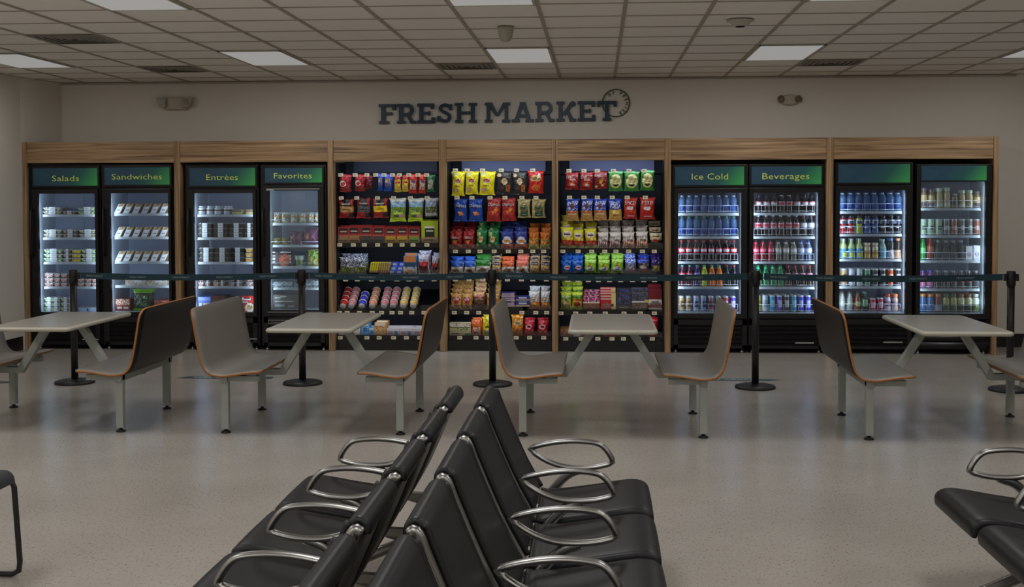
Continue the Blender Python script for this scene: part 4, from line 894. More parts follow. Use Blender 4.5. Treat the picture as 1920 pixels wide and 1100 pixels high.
def tag_mesh():
    m = MB(); m.box(-.0265, .0265, -.001, .001, -.018, .018, 0); m.box(-.018, .004, -.0016, -.001, .003, .008, 1); m.box(-.018, .012, -.0016, -.001, -.004, 0, 1); return m.mesh('price_tag', [M_tag, M_print])
TAG = tag_mesh()
def tag(px, py, Y, parent, tilt=0):
    o = bpy.data.objects.new('price_tag', TAG); COL.objects.link(o); p = at(px, py, Y); o.parent = parent
    o.location = (p.x-parent.location.x, p.y-parent.location.y, p.z-parent.location.z); o.rotation_euler = (tilt, random.uniform(-.04, .04), 0)
BAYW = 1.7
def snack_bay(a, b, place, pegs, shelves, header):
    """a, b: inner x limits. pegs: [(y px of tags, [px of tags])]; shelves: [(y px of deck front, tag y, [tags], slope)]"""
    t = thing('snack_shelving', f'dark {place} with cream price tags, full of bagged snacks' if False else f'{place}: dark lit shelving unit full of packaged snacks', 'shelving unit', (0, 0, 0))
    mid = (a+b)/2; pxm = (620+1260)/2
    MB().box(a, b, 13.84, 13.87, .12, 2.24).build('back_panel', M_navy, t)
    MB().box(a, a+.012, 13.36, 13.86, .12, 2.06).build('side_panel', M_jet, t); MB().box(b-.012, b, 13.36, 13.86, .12, 2.06).build('side_panel', M_jet, t)
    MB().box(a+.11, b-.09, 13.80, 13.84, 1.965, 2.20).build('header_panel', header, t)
    MB().box(a+.012, b-.012, 13.79, 13.84, 1.935, 1.965).build('header_ledge', M_navy, t)
    MB().box(a, b, 13.33, 13.86, .0, .115).build('plinth', M_blackp, t)
    MB().box(a+.03, b-.03, 13.32, 13.345, 2.085, 2.10).build('led_strip', M_led, t)
    area('bay_lamp', (mid, 13.335, 2.08), b-a-.1, .025, BAYW, LED, (0, .42, -1), 180, t)
    for py, xs in pegs:
        for x in xs:
            p = at(x, py, 13.36); m = MB(); m.tube([(p.x, 13.84, p.z+.004), (p.x, 13.37, p.z-.004), (p.x, 13.362, p.z+.004)], .0028, 6); h = m.build('peg_hook', M_wire, t)
            o = bpy.data.objects.new('price_tag', TAG); COL.objects.link(o); o.parent = h; o.location = (p.x, 13.358, p.z); o.rotation_euler = (0, random.uniform(-.05, .05), 0)
    for i, (yd, yt, xs, rise) in enumerate(shelves):
        z = at((at_px(mid)), yd, 13.36).z
        dz = -rise*.16; s = MB(); DECK[(place, ('third row', 'fourth row', 'fifth row', 'bottom row')[i])] = (lambda Y, z=z, dz=dz, r=rise: z+dz+(r-dz)*(min(Y, 13.83)-13.36)/.47)
        LIMITS[place] = (a+.012, b-.012); s.add([(a+.012, 13.36, z+dz), (b-.012, 13.36, z+dz), (b-.012, 13.83, z+rise), (a+.012, 13.83, z+rise), (a+.012, 13.36, z+dz-.012), (b-.012, 13.36, z+dz-.012), (b-.012, 13.83, z+rise-.012), (a+.012, 13.83, z+rise-.012)],
                        [(0, 1, 2, 3), (7, 6, 5, 4), (4, 5, 1, 0), (5, 6, 2, 1), (6, 7, 3, 2), (7, 4, 0, 3)]); s.box(a+.012, b-.012, 13.345, 13.36, z-.045, z+.001)
        sh = s.build('shelf', M_jet, t)
        MB().box(a+.014, b-.014, 13.352, 13.355, z, z+.062).build('clear_fence', M_clear, sh)
        for x in xs: 
            o = bpy.data.objects.new('price_tag', TAG); COL.objects.link(o); o.parent = sh; p = at(x, yt, 13.34); o.location = (p.x, 13.34, p.z)
        if i < len(shelves)-1:
            MB().box(a+.06, b-.06, 13.40, 13.412, z-.022, z-.014).build('led_strip', M_led, sh)
            area('shelf_lamp', (mid, 13.405, z-.024), b-a-.14, .01, BAYW*.40, LED, (0, .35, -1), 180, t)
    return t
def at_px(x, Y=13.36):
    """column of the picture in which x stands at distance Y"""
    lo, hi = -400, 2400
    for _ in range(40):
        mdl = (lo+hi)/2
        if at(mdl, 450, Y).x < x: lo = mdl
        else: hi = mdl
    return lo
BA, BBY, BC = 'left snack bay', 'middle snack bay', 'right snack bay'
M_headdim = mat('faint_glow_header_panel', S(52, 62, 92), .5)  # same header with less of the bay glow put into its colour
snack_bay(-2.861, -1.708, BA, [(328, [639, 666, 688, 704.5, 720, 736, 749, 766.5, 784, 800]), (371, [640, 669, 707.7, 738, 769.5, 801])],
          [(456, 459, [637, 662.5, 683, 708, 731.7, 754, 774.4, 800.4], .06), (516, 524, [648, 670, 696, 717.5, 744, 766.5, 790, 814], .12), (582, 586, [636.5, 651, 674, 698, 715.5, 735, 751, 772, 795], .20), (629.5, 633, [638, 663, 688, 711, 738, 762, 787], .05)], M_headdim)
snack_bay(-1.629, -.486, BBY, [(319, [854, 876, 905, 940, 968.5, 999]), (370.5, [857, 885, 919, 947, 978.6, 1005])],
          [(467.5, 471, [854, 878, 900, 926.6, 953, 976.5, 999, 1019.4], .17), (513, 524, [853.6, 879.6, 905, 930.4, 951.5, 977.7, 999, 1024.4], .19), (581.5, 586, [852, 875, 897.6, 978.6, 1004.6, 1025], .19), (630, 633, [862, 892.6, 913, 968, 993, 1019.4], .05)], M_head)
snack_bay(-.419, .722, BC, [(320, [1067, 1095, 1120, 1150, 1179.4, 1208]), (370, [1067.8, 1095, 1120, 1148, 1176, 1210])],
          [(466, 471, [1055.4, 1084, 1109.5, 1134, 1155, 1178.6, 1204.5, 1226.7], .21), (514, 525.5, [1064.8, 1084, 1103.2, 1122, 1143, 1163.7, 1186, 1207, 1227.3], .18), (583, 587, [1052, 1079.6, 1106, 1135, 1170, 1200.7, 1227], .20), (632, 635, [1060.8, 1089.9, 1121, 1147.5, 1169, 1196.5, 1223], .05)], M_head)

P1, P2 = 'top peg row', 'second peg row'
T3, T4, T5, T6 = 'third row', 'fourth row', 'fifth row', 'bottom row'
YH = 13.385
def hang(lst, place, row, back=1, dep=.05):
    for kind, x0, x1, yt, yb in lst: pput(kind, x0, x1, yt, yb, YH, dep, place, row, back, .055)
hang([('jerky_red', 635, 657, 327, 360), ('jerky_red', 664, 684, 327, 358), ('jerky_dark', 685, 697, 329, 353), ('blue_nut', 707, 717.5, 325, 357), ('blue_nut', 719, 735, 326, 358),
      ('gold_nut', 738.5, 752, 328, 360), ('gold_nut', 752.5, 765.5, 328, 359), ('red_nut', 766, 782, 326, 362), ('red_nut', 784, 798, 326, 362), ('green_nut', 799, 817, 327, 360)], BA, P1)
hang([('pouch_tan', 633, 663, 373, 408.5), ('pouch_grey', 667, 694, 371, 409), ('pouch_yellow', 698, 728, 372, 408), ('pea_pouch', 730, 762, 371.5, 415), ('pea_pouch', 764, 794, 371.5, 415), ('white_pouch', 796, 821, 371, 407)], BA, P2)
hang([('yellow_chip', 846, 871, 321, 367), ('yellow_chip', 871.5, 897, 321, 364), ('yellow_chip', 897.5, 928, 321, 365), ('black_chip', 930, 960, 322, 364), ('black_chip', 961, 988.5, 322, 365), ('red_chip', 989.5, 1020, 320, 362)], BBY, P1)
hang([('blue_tortilla', 849.5, 876, 372, 415), ('blue_tortilla', 877.5, 905, 372, 415), ('red_tortilla', 911.5, 939, 371, 415), ('red_tortilla', 940, 967.6, 371, 414), ('olive_pop', 969.5, 995, 373, 408), ('olive_pop', 996, 1023, 373, 408)], BBY, P2)
hang([('cheez_peg', 1059.5, 1085.5, 323, 355), ('cheez_peg', 1087, 1112.7, 322, 356), ('cheez_toast', 1113, 1140, 321, 354), ('green_kettle', 1140.5, 1168.8, 321, 358), ('green_kettle', 1169.5, 1199, 321, 358), ('green_kettle', 1200, 1227, 319, 357)], BC, P1)
hang([('blue_peanut', 1060, 1085.5, 372, 414), ('blue_peanut', 1088, 1112, 371, 414), ('blue_peanut', 1112.7, 1138.7, 372, 413), ('blue_peanut_gold', 1140.4, 1167, 372, 413), ('spice_red', 1168, 1194.8, 370, 410), ('fiery_red', 1199, 1229, 370, 411)], BC, P2)
YS = 13.37
def shelf(lst, place, row, back=2, dep=.07, step=.10, rise=.03):
    for e in lst:
        kind, x0, x1, yt, yb = e[:5]; n = e[5] if len(e) > 5 else back
        d = dep if KIND[kind]['form'] == 'bag' else max(dep, .09)
        pput(kind, x0, x1, yt, yb, YS, d, place, row, n, max(step, d+.008), rise)
shelf([('carton_tan', 631, 652, 426, 455.5), ('carton_tan', 652.7, 675, 425, 455.5), ('carton_grey', 675.3, 697.3, 425, 455.5), ('carton_grey', 697.8, 721, 426, 455.5), ('carton_yellow', 721.7, 742.8, 427, 455.5), ('carton_yellow', 743.2, 765.3, 426, 455.5), ('carton_lime', 765.8, 787, 427, 455.5), ('lime_box', 790, 821.5, 414.7, 455.5, 1)], BA, T3, 1, .09, .1, .013)
shelf([('clear_green_bag', 629, 658, 482, 514), ('clear_green_bag', 658.5, 687, 482, 514)], BA, T4, 1, .08, .12, .03)
for i in range(9): pput('bar_yellow' if i < 4 else 'bar_tan', 692+i*4.1, 695.3+i*4.1, 495, 514, YS, .15, BA, T4, 0, rot=(0, .18, 0))
for i in range(2):
    for k in range(3):
        pput('blue_block', 731+i*13+k*2.5, 742.5+i*13+k*2.5, 507-k*8, 514-k*8+2, YS+k*.07, .07, BA, T4, 0, layer=k)
shelf([('cracker_box', 756.5, 781, 480, 514, 1), ('clear_red_bag', 782.5, 807, 475, 514, 1), ('clear_red_bag', 808, 824, 479, 514, 1)], BA, T4, 1, .08, .1, .03)
for i, (px, kd) in enumerate([(640, 'cup_red'), (659, 'cup_pink'), (678.5, 'cup_blue'), (698, 'cup_peach'), (720, 'cup_rose'), (737, 'cup_rose'), (756, 'cup_gold'), (775, 'cup_gold')]):
    for k in range(3 if kd == 'cup_blue' else 4):
        p = at(px, 573.5, 13.40); z = p.z+k*.040; y = 13.385+k*.075
        put(kd, (p.x, y, z), (.094, .094, .085), BA, T5, k, None, (math.radians(-68), 0, 0))
shelf([('plain_white_box', 628, 651, 614, 629, 0), ('plain_white_box', 651.5, 675.5, 614, 629, 0), ('blue_box', 677, 691.5, 606, 629, 1), ('blue_box', 692, 702, 616, 629, 1), ('orange_box', 702, 724, 606, 629, 1), ('pink_box', 725, 749.5, 616, 629, 1), ('pink_box', 750, 774.5, 616, 629, 1), ('pink_box', 775, 799, 616, 629, 1), ('pink_box', 799.5, 822, 616, 629, 1)], BA, T6, 1, .10, .11, .008)
shelf([('cheez_bag', 841, 866, 434, 467), ('cheez_bag', 867, 890, 434, 467), ('green_leaf', 891.5, 913, 432, 467), ('green_leaf', 914, 937, 432, 467), ('ranch_orange', 938, 963, 434, 467), ('ranch_orange', 964.5, 989.5, 434, 467), ('cheese_pop', 990.5, 1011, 436, 467), ('cheese_pop', 1012, 1031.5, 436, 467)], BBY, T3, 2, .07, .11, .045)
shelf([('cookie_blue', 842, 868, 490, 513, 1), ('cookie_blue', 869, 891, 490, 513, 1), ('cookie_green', 890, 920, 488, 513, 3), ('tan_cookie', 921.5, 939, 490, 513, 3), ('cookie_orange', 939.5, 965, 490, 513, 1), ('cookie_pink', 966.5, 991.5, 489, 513, 3), ('tan_cookie', 992.5, 1011.5, 490, 513, 2), ('tan_cookie', 1012.5, 1031, 490, 513, 2)], BBY, T4, 2, .07, .09, .04)
shelf([('gold_cake', 840.5, 864, 550, 580), ('gold_cake', 864.7, 886, 550, 580), ('dark_cake', 887, 910, 547, 580), ('gold_cake', 911, 937, 550, 580)], BBY, T5, 3, .07, .09, .04)
for k in range(4): pput('milk_box', 940, 966, 572-k*8, 580-k*8, YS+k*.012, .14, BBY, T5, 0, layer=k)
for k in range(3): pput('milk_blue', 967, 993.3, 571-k*8, 580-k*8, YS+k*.012, .14, BBY, T5, 0, layer=k)
shelf([('white_chip', 991, 1013, 547, 581, 1), ('white_chip', 1013.5, 1032, 547, 581, 1)], BBY, T5, 1, .08, .1, .03)
shelf([('pastry_roll', 843, 882.5, 605.5, 629, 0), ('orange_pack', 883, 903, 599, 629, 1), ('yellow_pack', 903.5, 925, 594, 629, 1), ('yellow_pack', 926, 947, 594, 629, 1), ('amber_pack', 957, 981, 591, 629, 1), ('crimson_pack', 982, 1003, 599, 629, 1), ('crimson_pack', 1006.5, 1029, 599, 629, 1)], BBY, T6, 1, .08, .1, .02)
shelf([('fries_yellow', 1047.5, 1073.5, 427, 466), ('fries_yellow', 1074, 1095.5, 432, 466), ('fries_yellow', 1096.5, 1120, 430, 466), ('stripe_red', 1120.5, 1142, 437, 466), ('stripe_red', 1142.5, 1165.5, 437, 466), ('stripe_orange', 1167, 1191.5, 437, 466), ('stripe_orange', 1192.3, 1216, 436, 466), ('black_cream', 1217, 1243, 436, 466)], BC, T3, 2, .07, .12, .058)
shelf([('blue_mix', 1047, 1070.7, 490, 514), ('blue_mix', 1071.3, 1095, 490, 514), ('lime_mix', 1095.5, 1119.8, 488, 514), ('lime_mix', 1120.3, 1144.6, 489, 514), ('lime_mix', 1145, 1170, 487, 514), ('silver_mix', 1170.5, 1193.5, 487, 514), ('dark_mix', 1194.8, 1219.6, 488, 514), ('purple_takis', 1220.8, 1244, 488, 514)], BC, T4, 2, .08, .1, .042)
shelf([('lime_big', 1047, 1069.5, 550, 583, 3), ('lime_peach', 1070.5, 1093, 550, 583, 3), ('gum_box', 1093.5, 1124.5, 556, 583, 1), ('red_tray', 1126, 1154.6, 552, 583, 1), ('navy_tray', 1155.8, 1184, 553, 583, 1), ('choc_tray', 1184.7, 1215.5, 552, 583, 1), ('maroon_box', 1216, 1240.8, 545.5, 583, 1)], BC, T5, 1, .08, .1, .045)
shelf([('brown_low', 1047, 1074, 617, 631), ('white_low', 1075, 1088, 619, 631), ('pink_low', 1088.5, 1113, 619, 631), ('red_low', 1130, 1164, 619, 631), ('navy_low', 1166, 1210, 618, 631), ('crimson_pack', 1211, 1235.5, 598, 631)], BC, T6, 1, .09, .1, .006)

# ------------------------------------------------------------------ fridges
def fridge(place, label, x0, x1, sign, door, gl, shelves, floor_y, words=None, style='plain', glassm=None, handle=True, plate=None, bulge=False, yback=13.90):
    """px rectangles: sign/door/gl = (x0, x1, ytop, ybottom); shelves = list of rail y"""
    t = thing('glass_door_fridge', label, 'refrigerator', (0, 0, 0), 'black glass-door merchandiser fridges')
    YF = 13.29; A = lambda x, y, Y=YF: at(x, y, Y)
    X0, X1 = A(x0, 450).x, A(x1, 450).x; ztop = min(2.06, A((x0+x1)/2, min(sign[2]-4, 308)).z)
    b = MB(); th = .035; gx0, gx1 = A(gl[0], 450).x-.012, A(gl[1], 450).x+.012; zf = A((x0+x1)/2, gl[3]).z; zt = A((x0+x1)/2, gl[2]).z+.01
    yb_, yf_ = yback, 13.31; dl = yback-13.90
    b.box(X0, gx0, yf_, yb_, .05, ztop, 0); b.box(gx1, X1, yf_, yb_, .05, ztop, 0); b.box(gx0, gx1, yf_, yb_, zt, ztop, 0); b.box(gx0, gx1, yf_, yb_, .05, zf-.01, 0); b.box(gx0, gx1, 13.87+dl, yb_, zf-.01, zt, 0)
    bd = b.build('cabinet', M_jet, t)
    l = MB(); l.box(gx0, gx0+.006, 13.34, 13.87+dl, zf-.01, zt, 0); l.box(gx1-.006, gx1, 13.34, 13.87+dl, zf-.01, zt, 0); l.box(gx0, gx1, 13.864+dl, 13.87+dl, zf-.01, zt, 1); l.box(gx0, gx1, 13.34, 13.87+dl, zt-.006, zt, 0); l.box(gx0, gx1, 13.34, 13.87+dl, zf-.012, zf-.006, 0)
    m_ = (gx0+gx1)/2
    l.box(m_-.004, m_-.001, 13.860+dl, 13.864+dl, zf, zt, 1)
    l.build('liner', [M_inner, M_back], t)
    r = MB(); r.box(gx1-.15, gx1-.135, 13.856+dl, 13.864+dl, zf+.05, zt-.04, 0)
    z = zf+.06
    while z < zt-.05:
        if int(z*100) % 3: r.box(gx1-.152, gx1-.133, 13.848+dl, 13.856+dl, z, z+.012, 1)
        z += .057
    r.build('shelf_track', [M_back, M_rail], t)
    # header sign
    s0, s1 = A(sign[0], sign[2], 13.272), A(sign[1], sign[3], 13.272)
    f = MB(); w = .022
    if not bulge:
        f.box(s0.x-w, s1.x+w, 13.275, 13.31, s1.z-w, s0.z+w); hd = bevel(f.build('sign_frame', M_blackp, t), .004)
    else: hd = bevel(f.box(X0+.01, X1-.01, 13.278, 13.31, s1.z-.01, ztop-.01).build('sign_frame', M_blackp, t), .01)
    so = -.012 if bulge else 0
    sg = MB().box(s0.x, s1.x, 13.268+so, 13.276+so*.5, s1.z, s0.z).build('sign_panel', M_banner, t)
    m = MB()
    for row in range(9):
        for cc in range(14-row): m.box(s0.x+.012+cc*.013+row*.003, s0.x+.012+cc*.013+row*.003+.006, 13.2673+so, 13.268+so, s0.z-.014-row*.014-cc*.0045, s0.z-.011-row*.014-cc*.0045)
    m.build('dot_pattern', mat('faint_dot_print', S(66, 122, 140), .4), sg)
    if words:
        wt, wx0, wx1, wy, wh = words; p0, p1 = A(wx0, wy, 13.266), A(wx1, wy, 13.266)
        m = MB(); put_text(m, wt, (p0.x+p1.x)/2, 13.266, p0.z, wh/F*13.27, p1.x-p0.x, th=.001); m.build('lettering', M_lime, sg)
    # door
    d0, d1 = A(door[0], door[2], 13.27), A(door[1], door[3], 13.27); g0, g1 = A(gl[0], gl[2], 13.27), A(gl[1], gl[3], 13.27)
    d = MB(); ya, yb2 = 13.262, 13.305
    d.box(d0.x, g0.x, ya, yb2, d1.z, d0.z); d.box(g1.x, d1.x, ya, yb2, d1.z, d0.z); d.box(g0.x, g1.x, ya, yb2, g0.z, d0.z); d.box(g0.x, g1.x, ya, yb2, d1.z, g1.z)
    dr = bevel(d.build('door', M_blackp, t), .003)
    MB().box(g0.x, g1.x, 13.285, 13.290, g1.z, g0.z).build('glass', glassm or M_door, dr)
    if style == 'silver':
        m = MB(); m.box(g0.x-.03, d1.x-.045, 13.258, 13.262, g0.z+.012, g0.z+.020); m.box(g0.x-.03, g0.x+.05, 13.256, 13.262, g0.z+.0, g0.z+.02); m.build('door_trim', M_steel, dr); MB().box(g0.x-.03, d1.x-.03, 13.258, 13.262, g1.z-.026, g1.z-.020).build('door_trim', M_steel, dr)
    if handle:
        hx = d0.x+.012; m = MB(); m.tube([(hx, 13.262, 1.56), (hx-.004, 13.225, 1.53), (hx-.004, 13.215, 1.30), (hx-.004, 13.225, 1.07), (hx, 13.262, 1.04)], .010, 8, sx=1.6); m.build('handle', M_black, dr)
    # lower grille
    zb = d1.z-.012; gr = MB()
    if bulge:
        n = 14
        for q, (za, zc) in enumerate(((.06, .13), (.15, .20), (.22, .26), (.28, zb))):
            pts = [(d0.x+(d1.x-d0.x)*i/n, 13.29-.05*math.sin(math.pi*i/n)+(.004*q)) for i in range(n+1)]
            V = []; Fs = []
            for x, y in pts: V += [(x, y, za), (x, y, zc), (x, 13.31, zc), (x, 13.31, za)]
            for i in range(n):
                a = 4*i; c = a+4; Fs += [(a, c, c+1, a+1), (a+1, c+1, c+2, a+2), (a+3, a, c, c+3)[::-1]]
            gr.add(V, Fs, 0, None, True)
        gr.box(d0.x, d1.x, 13.295, 13.31, .05, zb)
    else:
        gr.box(d0.x, d1.x, 13.29, 13.31, .05, zb, 1)
        gr.box(d0.x, d0.x+.045, 13.27, 13.29, .05, zb); gr.box(d1.x-.045, d1.x, 13.27, 13.29, .05, zb); gr.box(d0.x, d1.x, 13.27, 13.29, zb-.06, zb); gr.box(d0.x, d1.x, 13.27, 13.29, .05, .085)
        z = .105
        while z < zb-.07:
            gr.add([(d0.x+.045, 13.285, z), (d1.x-.045, 13.285, z), (d1.x-.045, 13.268, z+.024), (d0.x+.045, 13.268, z+.024), (d0.x+.045, 13.285, z+.028), (d1.x-.045, 13.285, z+.028)], [(0, 1, 2, 3), (3, 2, 5, 4)]); z += .050
    g_ = gr.build('grille', [M_blackp, M_slot], t)
    if plate == 'text':
        p0, p1 = A(503, 599.5, 13.266), A(545, 607.5, 13.266); m = MB(); m.box(p0.x, p1.x, 13.263, 13.268, p1.z, p0.z, 0); m.box(p0.x+.004, p1.x-.004, 13.262, 13.263, p1.z+.005, p0.z-.005, 1)
        put_text(m, 'Continental', (p0.x+p1.x)/2-.02, 13.2615, p1.z+.014, .017, .14, 0); m.build('name_plate', [M_steel, M_blackp], t)
    elif plate:
        p0, p1 = A(plate[0], plate[2], 13.266), A(plate[1], plate[3], 13.266); m = MB(); m.box(p0.x, p1.x, 13.262, 13.268, p1.z, p0.z); m.build('name_plate', M_steel, t)
    # feet
    m = MB()
    for x in (X0+.05, X1-.05):
        m.lathe([(.02, 0), (.022, .01), (.012, .02), (.012, .05)], 10, x, 13.34); m.lathe([(.02, 0), (.022, .01), (.012, .02), (.012, .05)], 10, x, 13.84+dl)
    m.build('levelling_feet', M_steel, t)
    # shelves with rails
    zs = []
    for i, y in enumerate(list(shelves)+[floor_y]):
        Y = 13.40; z = A((gl[0]+gl[1])/2, y, Y).z; zs.append(z); ins = .02
        m = MB(); m.box(gx0+ins, gx1-ins, Y, Y+.01, z-.026 if i < len(shelves) else z-.012, z+.001, 0)
        if i < len(shelves):
            for k in range(13 if dl == 0 else 10): yy = Y+.02+k*.034; m.box(gx0+ins, gx1-ins, yy, yy+.006, z-.010, z-.004, 1)
            for k in range(4): xx = gx0+ins+(gx1-gx0-2*ins)*(k+.5)/4; m.box(xx-.003, xx+.003, Y, 13.85+dl, z-.006, z, 1)
            for xx in (gx0+ins, gx1-ins-.006): m.box(xx, xx+.006, Y, 13.85+dl, z-.014, z-.002, 1)
            m.box(gx0+ins+.006, gx1-ins-.006, Y+.011, 13.845+dl, z-.004, z-.0025, 1)
        DECK[(place, ('top shelf', 'second shelf', 'third shelf', 'fourth shelf', 'bottom shelf')[i])] = (lambda Y, z=z: z)
        sh = m.build('shelf', [M_rail, M_shelf], t)
        if style == 'drinks':
            w = MB(); zz = z+.082
            w.tube([(gx0+.03, 13.402, zz), (gx1-.03, 13.402, zz)], .0025, 6); w.tube([(gx0+.03, 13.402, z+.02), (gx1-.03, 13.402, z+.02)], .0015, 6)
            for k in range(9): xx = gx0+.03+(gx1-gx0-.06)*k/8; w.tube([(xx, 13.402, z+.002), (xx, 13.402, zz)], .0016, 5); 
            w.build('wire_fence', M_wire, sh)
        if style == 'silver' and i < len(shelves):
            for a_, b_ in ((gl[0]+2, gl[0]+42), (gl[0]+60, gl[1]+1)):
                xa, xb = A(a_, 450, Y).x, A(b_, 450, Y).x; w = MB(); w.tube([(xa, Y-.002, z+.004), (xa, Y-.002, z+.036), (xb, Y-.002, z+.036), (xb, Y-.002, z+.004)], .0025, 6); w.build('wire_fence', M_wire, sh)
    LIMITS[place] = (gx0+.006, gx1-.006)
    # door-frame LED strips, hidden behind the mullions
    for s, xx in ((1, gx0+.006), (-1, gx1-.006)):
        MB().box(xx-.003, xx+.003, 13.328, 13.336, zf+.05, zt-.05).build('led_strip', M_led, t)
        area('fridge_lamp', (xx+s*.006, 13.334, (zf+zt)/2), .012, zt-zf-.1, FRIDGE_W, LED, (s*.62, 1, 0), 180, t)
    return t, zs, (gx0, gx1)
SAL, SAN, ENT, FAV, ICE, BEV, BLK, RGT = 'Salads fridge', 'Sandwiches fridge', 'Entrees fridge', 'Favorites fridge', 'Ice Cold fridge', 'Beverages fridge', 'blank-sign fridge', 'rightmost fridge'
fridge(SAL, 'black glass-door fridge under the Salads sign, leftmost of the row', 61, 189, (62, 183, 315.5, 347.7), (59, 187, 355, 592), (71, 181, 363, 585), [402, 445, 491, 537], 584, ('Salads', 97.5, 148, 339.5, 11), plate=(154, 185, 635, 637), yback=13.80)
fridge(SAN, 'black glass-door fridge under the Sandwiches sign beside the first wooden post', 190.5, 325, (196, 318, 314, 346), (194, 323, 354, 592), (206, 318, 362, 585), [400, 444, 490, 535], 583, ('Sandwiches', 209.5, 303.5, 336.5, 11))
fridge(ENT, 'black glass-door fridge under the Entrées sign', 348, 485, (355, 478.5, 315, 347.5), (353, 482, 355, 593), (363, 476, 362, 585), [402, 445, 491, 536.5], 585, ('Entrées', 387, 446, 337.5, 11), plate=(456, 482, 634, 636))
fridge(FAV, 'black glass-door fridge under the Favorites sign with a silver name plate', 489, 612, (497, 604, 315, 342), (492, 609, 347, 593), (505, 598, 357, 581), [418, 459, 499, 539], 580, ('Favorites', 513.5, 584.5, 334.5, 10.5), 'silver', M_door_haze, True, 'text')
fridge(ICE, 'black glass-door fridge under the Ice Cold sign, full of bottles', 1259, 1402, (1266, 1395, 312.5, 346.5), (1264, 1400, 353, 597), (1271, 1389, 361.5, 588), [399.5, 443, 490, 537], 584, ('Ice Cold', 1297, 1365, 336.5, 11.5), 'drinks', None, False)
fridge(BEV, 'black glass-door fridge under the Beverages sign, full of bottles', 1403.5, 1547, (1409, 1540, 312, 345), (1405.5, 1543, 352, 597), (1413, 1533, 361, 588), [399, 443, 490, 537.5], 585, ('Beverages', 1429.5, 1517.5, 336, 11.5), 'drinks', plate=(1491, 1526, 641, 644))
fridge(BLK, 'black glass-door fridge with a blank gradient sign, right of the last inner post', 1564, 1712, (1572, 1706, 308, 342), (1567, 1709, 348, 596), (1575, 1697, 357, 588), [396, 438.5, 485.5, 536.5], 584, None, 'drinks', None, False, (1656, 1692, 640, 643))
fridge(RGT, 'tall black fridge at the right end with misted glass and rounded base', 1716, 1858, (1727, 1849, 311, 338), (1719, 1856.5, 309, 598), (1727, 1846, 338, 588), [390, 441, 488, 541], 586, None, 'drinks', M_door_haze, False, None, True)

def D(name, shape, base, zones, cap, desc, obj='drink_bottle', cat='bottle', clear=False):
    K(name, base, zones, desc=desc, obj=obj, cat=cat, form='lathe'); KIND[name]['shape'] = shape; KIND[name]['cap'] = cap; KIND[name]['clear'] = clear
W_ = (225, 228, 235)
D('water_blue', 'water', (120, 158, 205), [('r', 0, .16, 1, .46, (40, 90, 200)), ('r', .1, .22, .5, .4, (120, 160, 225))], (190, 205, 220), 'clear blue-label water bottle', 'water_bottle', clear=True)
D('water_green', 'water', (105, 148, 195), [('r', 0, .16, 1, .46, (30, 80, 190)), ('r', .1, .24, .5, .38, (70, 120, 210))], (60, 150, 130), 'green-capped water bottle', 'water_bottle', clear=True)
def soda(n, liq, lab, cap, d, acc=W_): D(n, 'soda', liq, [('r', 0, .40, 1, .62, lab), ('r', .15, .46, .7, .56, acc), ('r', 0, .80, 1, .95, [min(255, int(c*1.6)+30) for c in liq])], cap, d, 'soda_bottle')
soda('cola', (34, 20, 22), (205, 40, 62), (210, 70, 60), 'red-label cola bottle')
soda('cola_dark', (26, 20, 26), (200, 120, 135), (60, 50, 60), 'pink-label dark cola bottle')
soda('cola_pale', (28, 22, 28), (220, 170, 180), (205, 205, 210), 'pale pink-label cola bottle', (190, 60, 80))
soda('white_lab', (40, 40, 46), (205, 208, 225), (170, 80, 80), 'white-label dark soda bottle')
soda('plum', (74, 18, 34), (205, 60, 90), (110, 190, 190), 'plum soda bottle'); soda('violet', (60, 30, 90), (150, 130, 210), (90, 170, 170), 'violet soda bottle')
soda('citrus', (180, 190, 60), (205, 205, 100), (150, 190, 90), 'yellow-green citrus soda bottle', (90, 150, 70)); soda('orange', (225, 110, 30), (225, 150, 100), (110, 190, 160), 'orange soda bottle')
soda('dark_cap', (24, 22, 34), (60, 60, 90), (205, 70, 60), 'red-capped dark soda bottle'); soda('green', (30, 130, 80), (60, 165, 110), (40, 150, 80), 'green soda bottle')
soda('brownpink', (60, 34, 34), (200, 140, 160), (200, 60, 70), 'brown and pink soda bottle'); soda('cherry', (140, 26, 46), (205, 50, 80), (50, 40, 50), 'cherry red soda bottle', (235, 150, 170))
soda('clear_soda', (120, 120, 110), (195, 185, 165), (70, 70, 70), 'clear beige-label soda bottle'); soda('blue_lab', (90, 100, 130), (190, 200, 235), (60, 90, 190), 'white and blue soda bottle')
def canK(n, c, acc, d, slim=False): D(n, 'can', c, [('r', 0, .93, 1, 1.1, (200, 204, 210)), ('r', 0, 0, 1, .05, (190, 194, 200)), ('r', .2, .25, .75, .7, acc)], None, d, 'drink_can', 'can')
canK('can_gold', (190, 160, 120), (120, 80, 40), 'gold drink can'); canK('can_silver', (150, 165, 200), (50, 60, 100), 'silver and blue can'); canK('can_plum', (150, 90, 120), (60, 30, 50), 'plum drink can')
canK('can_green', (110, 170, 130), (60, 110, 70), 'green drink can'); canK('can_red', (190, 60, 90), (225, 200, 210), 'red drink can'); canK('can_purple', (90, 70, 190), (210, 205, 235), 'purple drink can')
canK('can_yellow', (230, 215, 50), (190, 170, 30), 'yellow slim can'); canK('can_white', (200, 210, 220), (150, 165, 180), 'white slim can'); canK('can_cyan', (40, 150, 200), (150, 215, 235), 'cyan slim can')
canK('can_blue', (60, 64, 190), (170, 175, 230), 'blue slim can'); canK('can_black', (60, 60, 66), (190, 195, 205), 'black and silver can'); canK('can_orange', (225, 95, 45), (235, 200, 190), 'orange and white can')
